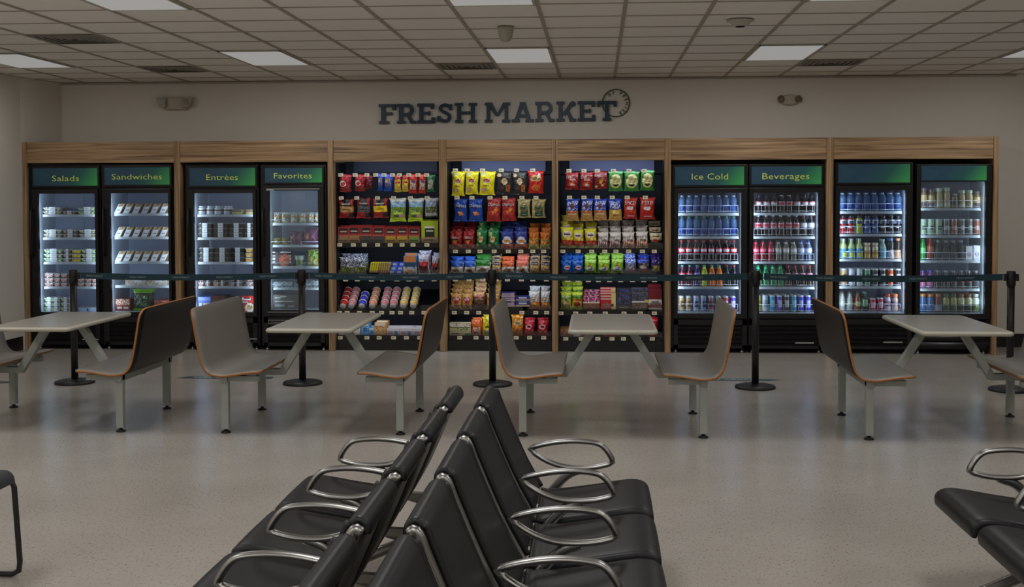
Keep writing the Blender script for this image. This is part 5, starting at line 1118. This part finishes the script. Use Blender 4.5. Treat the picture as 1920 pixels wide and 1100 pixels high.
def sport(n, liq, d): D(n, 'sport', liq, [('r', 0, .56, 1, .80, (190, 196, 205)), ('r', .2, .6, .7, .72, (70, 80, 110)), ('r', 0, .3, .5, .36, (225, 225, 230))], (50, 50, 60), d, 'sports_drink_bottle')
sport('sp_red', (160, 30, 44), 'red sports drink bottle'); sport('sp_lime', (170, 185, 60), 'lime sports drink bottle'); sport('sp_blue', (30, 80, 160), 'blue sports drink bottle'); sport('sp_dark', (40, 34, 44), 'dark sports drink bottle')
D('lemon', 'tea', (185, 205, 140), [('r', 0, .05, 1, .50, (90, 160, 190)), ('r', .2, .08, .8, .3, (215, 215, 90))], (190, 205, 195), 'pale lemon drink bottle')
D('icetea', 'juice', (190, 140, 70), [('r', 0, .5, 1, .75, (215, 200, 170)), ('r', .1, .1, .6, .3, (235, 190, 90))], (215, 200, 180), 'small amber tea bottle')
D('aqua', 'tea', (160, 195, 190), [('r', 0, .05, 1, .50, (130, 190, 215))], (190, 210, 205), 'aqua drink bottle')
D('smooth_blue', 'sport', (60, 60, 66), [('r', 0, 0, 1, .45, (205, 195, 200))], (90, 140, 205), 'blue-capped dark bottle'); D('smooth_orange', 'sport', (56, 46, 44), [('r', 0, 0, 1, .45, (205, 165, 130))], (215, 150, 100), 'orange-capped dark bottle')
D('cold_clear', 'tea', (170, 175, 170), [('e', .5, .38, .4, .12, (205, 210, 190))], (60, 60, 60), 'clear glass drink bottle'); D('cold_amber', 'tea', (140, 80, 50), [('e', .5, .38, .4, .12, (215, 205, 130))], (60, 50, 40), 'amber glass drink bottle')
D('cold_teal', 'tea', (30, 46, 44), [('r', 0, .25, 1, .6, (130, 180, 140))], (120, 170, 160), 'dark teal drink bottle'); D('dairy_red', 'juice', (205, 200, 215), [('n', 0, .3, 1, .6, [(120, 150, 190), (190, 60, 60)])], (200, 70, 60), 'red-capped milk drink bottle')
D('dairy_orange', 'juice', (200, 170, 160), [('n', 0, .3, 1, .6, [(120, 150, 190), (190, 110, 60)])], (215, 130, 70), 'orange-capped milk drink bottle')
D('coffee_dark', 'jar', (205, 175, 125), [('r', 0, .02, 1, .28, (110, 90, 100)), ('r', 0, .68, 1, .9, (120, 96, 70))], (110, 84, 92), 'tan coffee jar with brown lid', 'coffee_jar', 'jar')
D('coffee_pale', 'juice', (200, 176, 130), [('r', 0, .05, 1, .25, (215, 205, 190))], (205, 210, 190), 'tan coffee bottle with pale lid', 'coffee_jar', 'jar')
D('coffee_low', 'jar', (150, 130, 100), [('r', 0, .2, 1, .6, (90, 90, 95))], (150, 150, 150), 'short brown coffee jar', 'coffee_jar', 'jar')
D('energy_pale', 'can', (170, 190, 165), [('r', 0, .93, 1, 1.1, (190, 194, 190)), ('r', .3, .3, .7, .6, (90, 110, 90))], None, 'pale green tall can', 'drink_can', 'can')
D('energy_grey', 'can', (120, 120, 118), [('r', 0, .93, 1, 1.1, (180, 184, 186)), ('r', .3, .3, .7, .6, (190, 190, 190))], None, 'grey tall can', 'drink_can', 'can'); D('energy_rust', 'can', (160, 90, 70), [('r', 0, .93, 1, 1.1, (180, 184, 186)), ('r', .3, .3, .7, .6, (205, 170, 160))], None, 'rust red tall can', 'drink_can', 'can')
D('big_green', 'soda', (40, 150, 60), [('r', 0, .3, 1, .6, (120, 205, 130))], (50, 170, 70), 'tall green bottle'); D('big_red', 'soda', (150, 46, 34), [('r', 0, .4, 1, .66, (190, 100, 80))], (190, 80, 50), 'tall reddish bottle')
D('smoke', 'tea', (110, 112, 116), [('r', 0, .1, 1, .5, (130, 132, 138))], (150, 152, 156), 'smoky clear bottle', clear=True)
D('g_blue', 'jar', (60, 100, 150), [('r', 0, .1, 1, .45, (80, 120, 170))], (205, 130, 70), 'blue drink with orange lid'); D('g_red', 'jar', (130, 60, 60), [('r', 0, .1, 1, .4, (170, 170, 190))], (205, 120, 70), 'reddish drink with orange lid')
D('g_green', 'jar', (130, 135, 70), [('r', 0, .48, 1, .78, (200, 190, 120)), ('r', 0, 0, 1, .4, (80, 90, 46))], (70, 110, 80), 'green juice jar', 'juice_jar', 'jar'); D('g_yellow', 'jar', (120, 105, 60), [('r', 0, .48, 1, .78, (215, 205, 160)), ('r', 0, 0, 1, .4, (60, 50, 36))], (150, 90, 60), 'dark juice jar with tan label', 'juice_jar', 'jar')
D('g_white', 'jar', (110, 125, 60), [('r', 0, .48, 1, .8, (225, 228, 220))], (205, 210, 205), 'green jar with white label', 'juice_jar', 'jar')
D('purple_soda', 'soda', (120, 60, 130), [('r', 0, .2, 1, .5, (200, 110, 150))], (110, 90, 205), 'purple-capped pink drink bottle'); D('red_base', 'tea', (80, 70, 74), [('r', 0, .35, 1, .55, (200, 90, 100))], (150, 152, 156), 'grey bottle with red band')
K('milk_carton', (225, 218, 222), [('e', .5, .45, .3, .16, (120, 60, 90)), ('e', .5, .45, .24, .11, (200, 190, 205))], desc='white milk carton', obj='milk_carton', cat='carton', form='box')
def drinks(place, row, yb, yt, xs, kinds, dia=None, rows=2, hs=None, stepd=.085):
    for i, (x, kd) in enumerate(zip(xs, kinds)):
        pitch = (xs[1]-xs[0]) if len(xs) > 1 else 14; d = (dia or pitch*.93)/F*13.44
        p = at(x, yb, 13.41); top = at(x, (hs[i] if hs else yt), 13.41).z; h = top-p.z
        for k in range(rows):
            if KIND[kd]['form'] == 'box': put(kd, (p.x, 13.45+k*stepd, p.z), (d*.95, d*.9, h), place, row, k)
            else: put(kd, (p.x, 13.45+k*stepd, p.z), (d, d, h), place, row, k, None, (0, 0, random.uniform(0, .4)))
def lins(a, b, n): return [a+(b-a)*i/(n-1) for i in range(n)]
R1, R2, R3, R4_, R5 = 'top shelf', 'second shelf', 'third shelf', 'fourth shelf', 'bottom shelf'
drinks(ICE, R1, 399, 366, lins(1279, 1376, 8), ['water_blue']*8)
drinks(ICE, R2, 442.5, 405, lins(1279, 1376, 8), ['water_green']*8)
drinks(ICE, R3, 489.5, 450, lins(1278, 1376, 8), ['cola']*8)
drinks(ICE, R4_, 536.5, 497, lins(1280, 1377, 8), ['plum', 'plum', 'violet', 'citrus', 'orange', 'orange', 'dark_cap', 'dark_cap'])
drinks(ICE, R5, 583.5, 555, lins(1278, 1375, 8), ['can_gold', 'can_gold', 'can_silver', 'can_silver', 'can_plum', 'can_green', 'can_red', 'can_purple'], 10.5)
drinks(BEV, R1, 398.5, 365, lins(1424, 1524, 8), ['cola_dark']*3+['cola_pale']*2+['cola_dark']*3)
drinks(BEV, R2, 442.5, 403, lins(1423, 1522, 8), ['cola_pale']*6+['white_lab']*2)
drinks(BEV, R3, 489.5, 450.5, lins(1418, 1517, 8), ['cherry']*3+['clear_soda']*3+['blue_lab']*2)
drinks(BEV, R4_, 537, 497.5, lins(1423, 1519, 8), ['green']*4+['brownpink']*4)
drinks(BEV, R5, 584.5, 553, lins(1422, 1516, 8), ['can_yellow', 'can_white', 'can_cyan', 'can_purple', 'can_black', 'can_cyan', 'can_blue', 'can_blue'], 10.5, 4, stepd=.075)
drinks(BLK, R1, 395.5, 361, lins(1581, 1686, 8), ['water_blue']*8)
drinks(BLK, R2, 438, 404, lins(1582, 1687, 8), ['sp_red', 'sp_red', 'sp_lime', 'sp_blue', 'sp_blue', 'sp_dark', 'sp_dark', 'sp_dark'])
drinks(BLK, R3, 485, 446, lins(1583, 1686, 8), ['lemon']*3+['icetea']*2+['aqua', 'smooth_blue', 'smooth_orange'], hs=[447, 447, 447, 455, 455, 448, 446, 446])
drinks(BLK, R4_, 536, 503, lins(1584, 1685, 8), ['can_gold', 'can_white', 'can_white', 'can_green', 'can_black', 'can_black', 'can_orange', 'can_black'], 11.5, 4, stepd=.08)
drinks(BLK, R5, 583.5, 547, lins(1581, 1680, 8), ['cold_clear', 'cold_clear', 'cold_amber', 'cold_teal', 'can_red', 'can_red', 'dairy_red', 'dairy_orange'], 11.5, hs=[546, 546, 547, 547, 559, 558, 551, 551])
drinks(RGT, R1, 389.5, 352, lins(1734, 1834, 8), ['coffee_dark', 'coffee_dark', 'coffee_pale', 'coffee_pale', 'coffee_low', 'coffee_pale', 'coffee_pale', 'coffee_dark'], 12.5, 3, hs=[352, 354, 352, 351, 362, 356, 356, 358])
drinks(RGT, R2, 440.5, 410, lins(1733, 1833, 8), ['energy_pale']*3+['energy_grey', 'energy_rust', 'energy_grey', 'energy_grey', 'energy_rust'], 12.5, 4)
drinks(RGT, R3, 487.5, 450, lins(1732, 1832, 8), ['big_green', 'big_red', 'smoke', 'smoke', 'smoke', 'smoke', 'milk_carton', 'milk_carton'], 12.5, 2, hs=[447, 447, 450, 450, 450, 450, 461, 460])
drinks(RGT, R4_, 540.5, 507, lins(1732, 1832, 8), ['purple_soda', 'purple_soda']+['red_base']*5+['smoke'], 12.5)
drinks(RGT, R5, 585.5, 551, lins(1732, 1832, 8), ['g_blue', 'g_blue', 'g_red', 'g_green', 'g_green', 'g_yellow', 'g_yellow', 'g_white'], 13)

# food fridges
def C(n, base, mix, desc, tagp=True, rim=(212, 218, 222), obj='food_container', cat='container'):
    K(n, base, [('n', 0, .0, 1, 1, mix)], desc=desc, obj=obj, cat=cat, form='clam'); KIND[n]['tag'] = tagp; KIND[n]['rim'] = rim
C('salad', (170, 180, 150), [(190, 200, 170), (120, 140, 80), (210, 205, 195), (150, 110, 90)], 'clear salad container')
C('salad_green', (150, 180, 120), [(140, 180, 110), (90, 130, 60), (205, 215, 190)], 'green salad container')
C('salad_brown', (120, 90, 70), [(130, 90, 70), (90, 60, 50), (190, 170, 150)], 'brown salad container')
C('fruit_yellow', (220, 190, 50), [(230, 200, 50), (200, 160, 40), (235, 215, 110)], 'yellow fruit container', False)
C('parfait', (205, 200, 195), [(225, 222, 218), (170, 130, 110), (150, 80, 80)], 'small parfait container', False, obj='parfait_cup')
C('blue_tub', (190, 205, 225), [(190, 205, 225), (150, 175, 215)], 'low pale blue tub', False)
C('meal', (24, 26, 20), [(24, 26, 20), (44, 44, 30), (18, 18, 16)], 'black meal container with label', True, (40, 42, 40))
C('meal_gold', (205, 165, 90), [(215, 170, 90), (180, 130, 60)], 'golden food container', False)
K('sandwich', (205, 210, 215), [('r', .12, .06, .85, .66, (222, 226, 236)), ('r', .25, .3, .7, .36, (110, 115, 125)), ('n', .1, .68, 1, 1, [(170, 135, 90), (200, 165, 115), (120, 90, 60)]), ('r', .86, 0, 1, .66, (150, 115, 70))], desc='wedge sandwich pack', obj='sandwich_pack', cat='sandwich', form='wedge')
K('long_tray', (190, 180, 165), [('n', 0, 0, 1, 1, [(200, 190, 170), (170, 140, 110), (215, 210, 205)]), ('r', .4, .45, .8, .95, (225, 228, 235))], desc='long deli tray', obj='deli_tray', cat='tray', form='box')
K('red_carton', (120, 34, 32), [('n', .1, .5, .9, 1, [(215, 205, 190), (200, 120, 70), (120, 60, 50)]), ('r', .2, .2, .8, .3, (205, 190, 180))], desc='small dark red food carton', obj='food_carton', cat='carton', form='box')
K('green_bag', (40, 56, 36), [('r', 0, .85, 1, 1, (130, 200, 50)), ('r', 0, 0, 1, .12, (130, 200, 50)), ('n', .2, .25, .8, .75, [(40, 56, 36), (120, 150, 130), (60, 90, 50)])], desc='large dark green salad kit bag', obj='salad_kit_bag')
K('red_meat', (150, 70, 60), [('n', .05, .1, .95, .9, [(170, 90, 70), (120, 50, 45), (190, 130, 110)])], desc='flat red snack pack', obj='snack_pack', cat='pack', form='box')
D('dessert', 'jar', (205, 208, 212), [('r', 0, .42, 1, .58, (60, 44, 36)), ('r', 0, .6, 1, .9, (215, 218, 222))], (200, 206, 212), 'white dessert cup with dark band', 'dessert_cup', 'cup')
K('yellow_tray', (200, 185, 130), [('n', 0, .5, 1, 1, [(150, 130, 100), (120, 110, 100)]), ('r', 0, 0, 1, .45, (205, 190, 130))], desc='pale yellow dessert tray', obj='dessert_tray', cat='tray', form='box')
K('blue_carton', (90, 110, 200), [('r', .4, .1, .85, .6, (215, 205, 150)), ('r', 0, .75, 1, 1, (130, 150, 225)), ('r', .05, .2, .3, .6, (205, 210, 225))], desc='blue frozen meal carton', obj='food_carton', cat='carton', form='box')
K('brown_carton', (90, 66, 56), [('n', .2, .2, .9, .7, [(150, 110, 90), (90, 66, 56)]), ('r', 0, .85, 1, 1, (110, 60, 50))], desc='brown frozen meal carton', obj='food_carton', cat='carton', form='box')
K('soup_carton', (200, 40, 40), [('r', .05, .75, .75, .95, (235, 235, 235)), ('r', .2, .80, .7, .88, (120, 50, 50)), ('r', .1, .55, .6, .7, (205, 200, 200)), ('e', .7, .28, .38, .3, (235, 230, 215)), ('n', .5, .2, .95, .4, [(225, 200, 110), (190, 150, 70), (60, 110, 80)])], desc='red and white frozen meal carton', obj='food_carton', cat='carton', form='box')
K('bun_bag', (205, 190, 160), [('e', .5, .5, .35, .32, (200, 155, 100)), ('e', .45, .35, .22, .2, (225, 228, 225)), ('n', 0, .75, 1, 1, [(205, 210, 205), (160, 165, 160)])], desc='clear bag of bread rolls', obj='bread_bag')
K('purple_bag', (92, 40, 92), [('e', .35, .55, .18, .2, (190, 120, 60)), ('n', .4, .2, 1, .9, [(92, 40, 92), (70, 30, 75), (120, 40, 70)])], desc='purple frozen food bag', obj='frozen_food_bag')
K('leaf_pack', (90, 120, 60), [('n', 0, 0, 1, 1, [(90, 120, 60), (130, 140, 60), (150, 60, 50)])], desc='green and red vegetable pack', obj='vegetable_pack', cat='pack')
K('pizza_box', (60, 30, 34), [('e', .62, .42, .36, .42, (190, 90, 70)), ('n', .4, .2, .9, .7, [(200, 110, 80), (170, 60, 50), (205, 150, 110)]), ('h', .1, 1, (215, 210, 210), (60, 30, 34), 4), ('r', .16, 0, .4, 1, (60, 30, 34)), ('e', .66, .42, .3, .40, (190, 90, 70)), ('n', .5, .25, .85, .65, [(210, 130, 90), (170, 60, 50)])], desc='dark pizza box with red picture', obj='pizza_box', cat='box', form='box')
D('herb_cup', 'cup', (170, 185, 175), [('n', 0, .05, 1, .6, [(90, 120, 60), (130, 140, 80), (70, 90, 50)])], None, 'clear cup of green herbs', 'herb_cup', 'cup')
K('veg_bag', (120, 140, 50), [('n', 0, 0, 1, .5, [(190, 170, 70), (150, 140, 50), (110, 120, 50)]), ('n', 0, .5, 1, 1, [(90, 140, 60), (190, 200, 80), (40, 80, 40)])], desc='green and yellow vegetable bag', obj='vegetable_bag')
K('foil_tray', (110, 118, 124), [('n', 0, 0, 1, 1, [(110, 118, 124), (60, 66, 72), (170, 178, 184)])], desc='flat silver foil tray', obj='foil_tray', cat='tray', form='box')
K('printed_carton', (78, 74, 70), [('r', .08, .78, .25, .86, (170, 170, 165)), ('r', .3, .82, .5, .88, (170, 170, 165)), ('r', .1, .5, .4, .55, (165, 165, 160)), ('r', .45, .5, .75, .55, (160, 160, 155)), ('r', .2, .65, .7, .69, (160, 160, 155)), ('r', .1, .15, .4, .3, (150, 155, 155)), ('r', .55, .2, .8, .26, (160, 160, 155))], desc='brown-grey carton with white print', obj='food_carton', cat='carton', form='box')
YI = 13.42
def fr(kind, x0, x1, yt, yb, place, row, n=0, layer=None, dep=.12, step=.13, slot=None): pput(kind, x0, x1, yt, yb, YI, dep, place, row, n, step, 0, layer=layer, rot=(0, 0, 0), slot=slot)
def stacks(cells, yb, hpx, place, row, n=1, dep=.12):
    for x0, x1, kd, lay in cells:
        for l in range(lay): fr(kd, x0, x1, yb-(l+1)*hpx, yb-l*hpx, place, row, n, l, dep, dep+.01)
stacks([(79, 114, 'salad', 2), (117, 142, 'salad_brown', 1), (145, 180, 'salad_green', 2)], 400, 7, SAL, R1)
stacks([(78, 114, 'salad', 2), (117, 145, 'salad_brown', 2), (147, 181, 'salad', 2)], 443.5, 7.6, SAL, R2)
stacks([(79, 116, 'salad_green', 3), (118, 133, 'salad_brown', 3), (133.5, 151, 'fruit_yellow', 3), (152, 181, 'salad_green', 3)], 489.5, 8.2, SAL, R3)
stacks([(83, 100, 'parfait', 3), (101, 112, 'parfait', 3), (113, 126, 'parfait', 3), (127, 140, 'parfait', 3), (145, 158, 'parfait', 3), (159, 171, 'parfait', 2), (172, 181, 'parfait', 2)], 535.5, 8.6, SAL, R4_, 1, .08)
stacks([(77, 95, 'salad_green', 3), (96, 113, 'salad_green', 3), (114, 131, 'salad', 3), (146, 163, 'blue_tub', 1), (164, 181, 'blue_tub', 1)], 583, 9, SAL, R5, 1, .1)
for yb, yt, row in ((399, 381, R1), (442.5, 424, R2), (488.5, 470, R3)):
    for x in lins(222, 307, 6): fr('sandwich', x-9, x+10, yt, yb, SAN, row, 1, None, .10, .12)
fr('long_tray', 235, 274, 521.5, 533.5, SAN, R4_, 1); fr('long_tray', 275, 312, 521.5, 533.5, SAN, R4_, 1)
fr('red_carton', 211, 227, 560, 582, SAN, R5, 1); fr('red_carton', 228, 244, 560, 582, SAN, R5, 1); fr('green_bag', 246, 284, 543, 582.5, SAN, R5, 1, None, .08, .1); fr('red_meat', 290, 316, 562, 582, SAN, R5, 1)
for x in (374.5, 391.5, 406.5, 424): 
    p = at(x, 401, YI); put('dessert', (p.x, 13.47, p.z), (.078, .078, .095), ENT, R1, 0); put('dessert', (p.x, 13.57, p.z), (.078, .078, .095), ENT, R1, 1)
fr('yellow_tray', 435, 453, 392, 401, ENT, R1, 1); fr('yellow_tray', 461, 475, 392, 401, ENT, R1, 1)
stacks([(370, 397, 'meal', 3), (399, 427, 'meal', 3), (429, 456, 'meal', 3), (458, 475, 'meal', 3)], 443.5, 9, ENT, R2)
stacks([(372, 400, 'meal', 3), (402, 430, 'meal', 3), (432, 458, 'meal', 3), (460, 471, 'meal_gold', 3)], 489.5, 9, ENT, R3)
stacks([(371, 382, 'parfait', 2), (384, 394, 'salad_brown', 2), (399, 410, 'parfait', 2), (411, 421, 'salad_brown', 2), (430, 440, 'parfait', 2), (441, 452, 'salad_brown', 2), (461, 474, 'parfait', 2)], 535, 9, ENT, R4_, 1, .08)
fr('blue_carton', 371, 394.5, 556, 584, ENT, R5, 1); fr('brown_carton', 396, 420, 554, 584, ENT, R5, 1); fr('soup_carton', 452.5, 475, 554.5, 584, ENT, R5, 0)
for x0, x1 in ((511, 524), (526, 541), (543, 558), (559, 573), (575, 588), (589, 597)): fr('bun_bag', x0, x1, 398, 417.5, FAV, R1, 1, None, .08, .1)
fr('leaf_pack', 511, 526, 446, 458.5, FAV, R2, 1, None, .06, .1); fr('leaf_pack', 527, 541, 446, 458.5, FAV, R2, 1, None, .06, .1); fr('purple_bag', 541, 566, 434, 458.5, FAV, R2, 1, None, .08, .1); fr('purple_bag', 567, 596, 428, 458.5, FAV, R2, 1, None, .08, .1)
fr('pizza_box', 511, 546, 471.5, 498.5, FAV, R3, 0, None, .06); p = at(559, 498.5, YI); put('herb_cup', (p.x, 13.48, p.z), (.12, .12, .115), FAV, R3, 0); fr('veg_bag', 574, 597, 468, 498.5, FAV, R3, 1, None, .08, .1)
fr('foil_tray', 511, 548, 528, 538.5, FAV, R4_, 1); fr('foil_tray', 550, 572, 529, 538.5, FAV, R4_, 1); fr('foil_tray', 573, 597, 526, 538.5, FAV, R4_, 1)
fr('printed_carton', 512, 562, 553, 580, FAV, R5, 0, None, .2)

# ------------------------------------------------------------------ say which product is which
from collections import defaultdict
rows = defaultdict(list)
for p in PRODUCTS: rows[(p['place'], p['row'])].append(p)
DEPTH = ['', ' one back', ' two back', ' three back']
LAY = ['bottom', 'second', 'third', 'fourth']
for (place, row), ps in rows.items():
    fx = sorted({round(p['x'], 3) for p in ps if p['k'] == 0 and p['layer'] in (None, 0)})
    cnt = defaultdict(int); slot = []
    for x in fx: slot.append(x)
    # ordinals count within one look, which keeps them small and easy to find
    bykind = defaultdict(list)
    for p in ps:
        if p['k'] == 0 and p['layer'] in (None, 0): bykind[p['desc']].append(p['x'])
    for p in ps:
        xs = sorted(bykind[p['desc']]); i = min(range(len(xs)), key=lambda q: abs(xs[q]-p['x'])) if xs else 0
        pos = (ORD[i]+' from left') if len(xs) > 1 else ''
        lab = p['desc']
        if p['layer'] is not None: lab += ', '+LAY[p['layer']]+' layer'
        if pos: lab += (' ' if p['layer'] is None else ', ')+pos if False else ', '+pos
        lab += DEPTH[p['k']]+', '+row+', '+place
        p['o']['label'] = lab; p['o']['group'] = f'products on the {row} of the {place}'
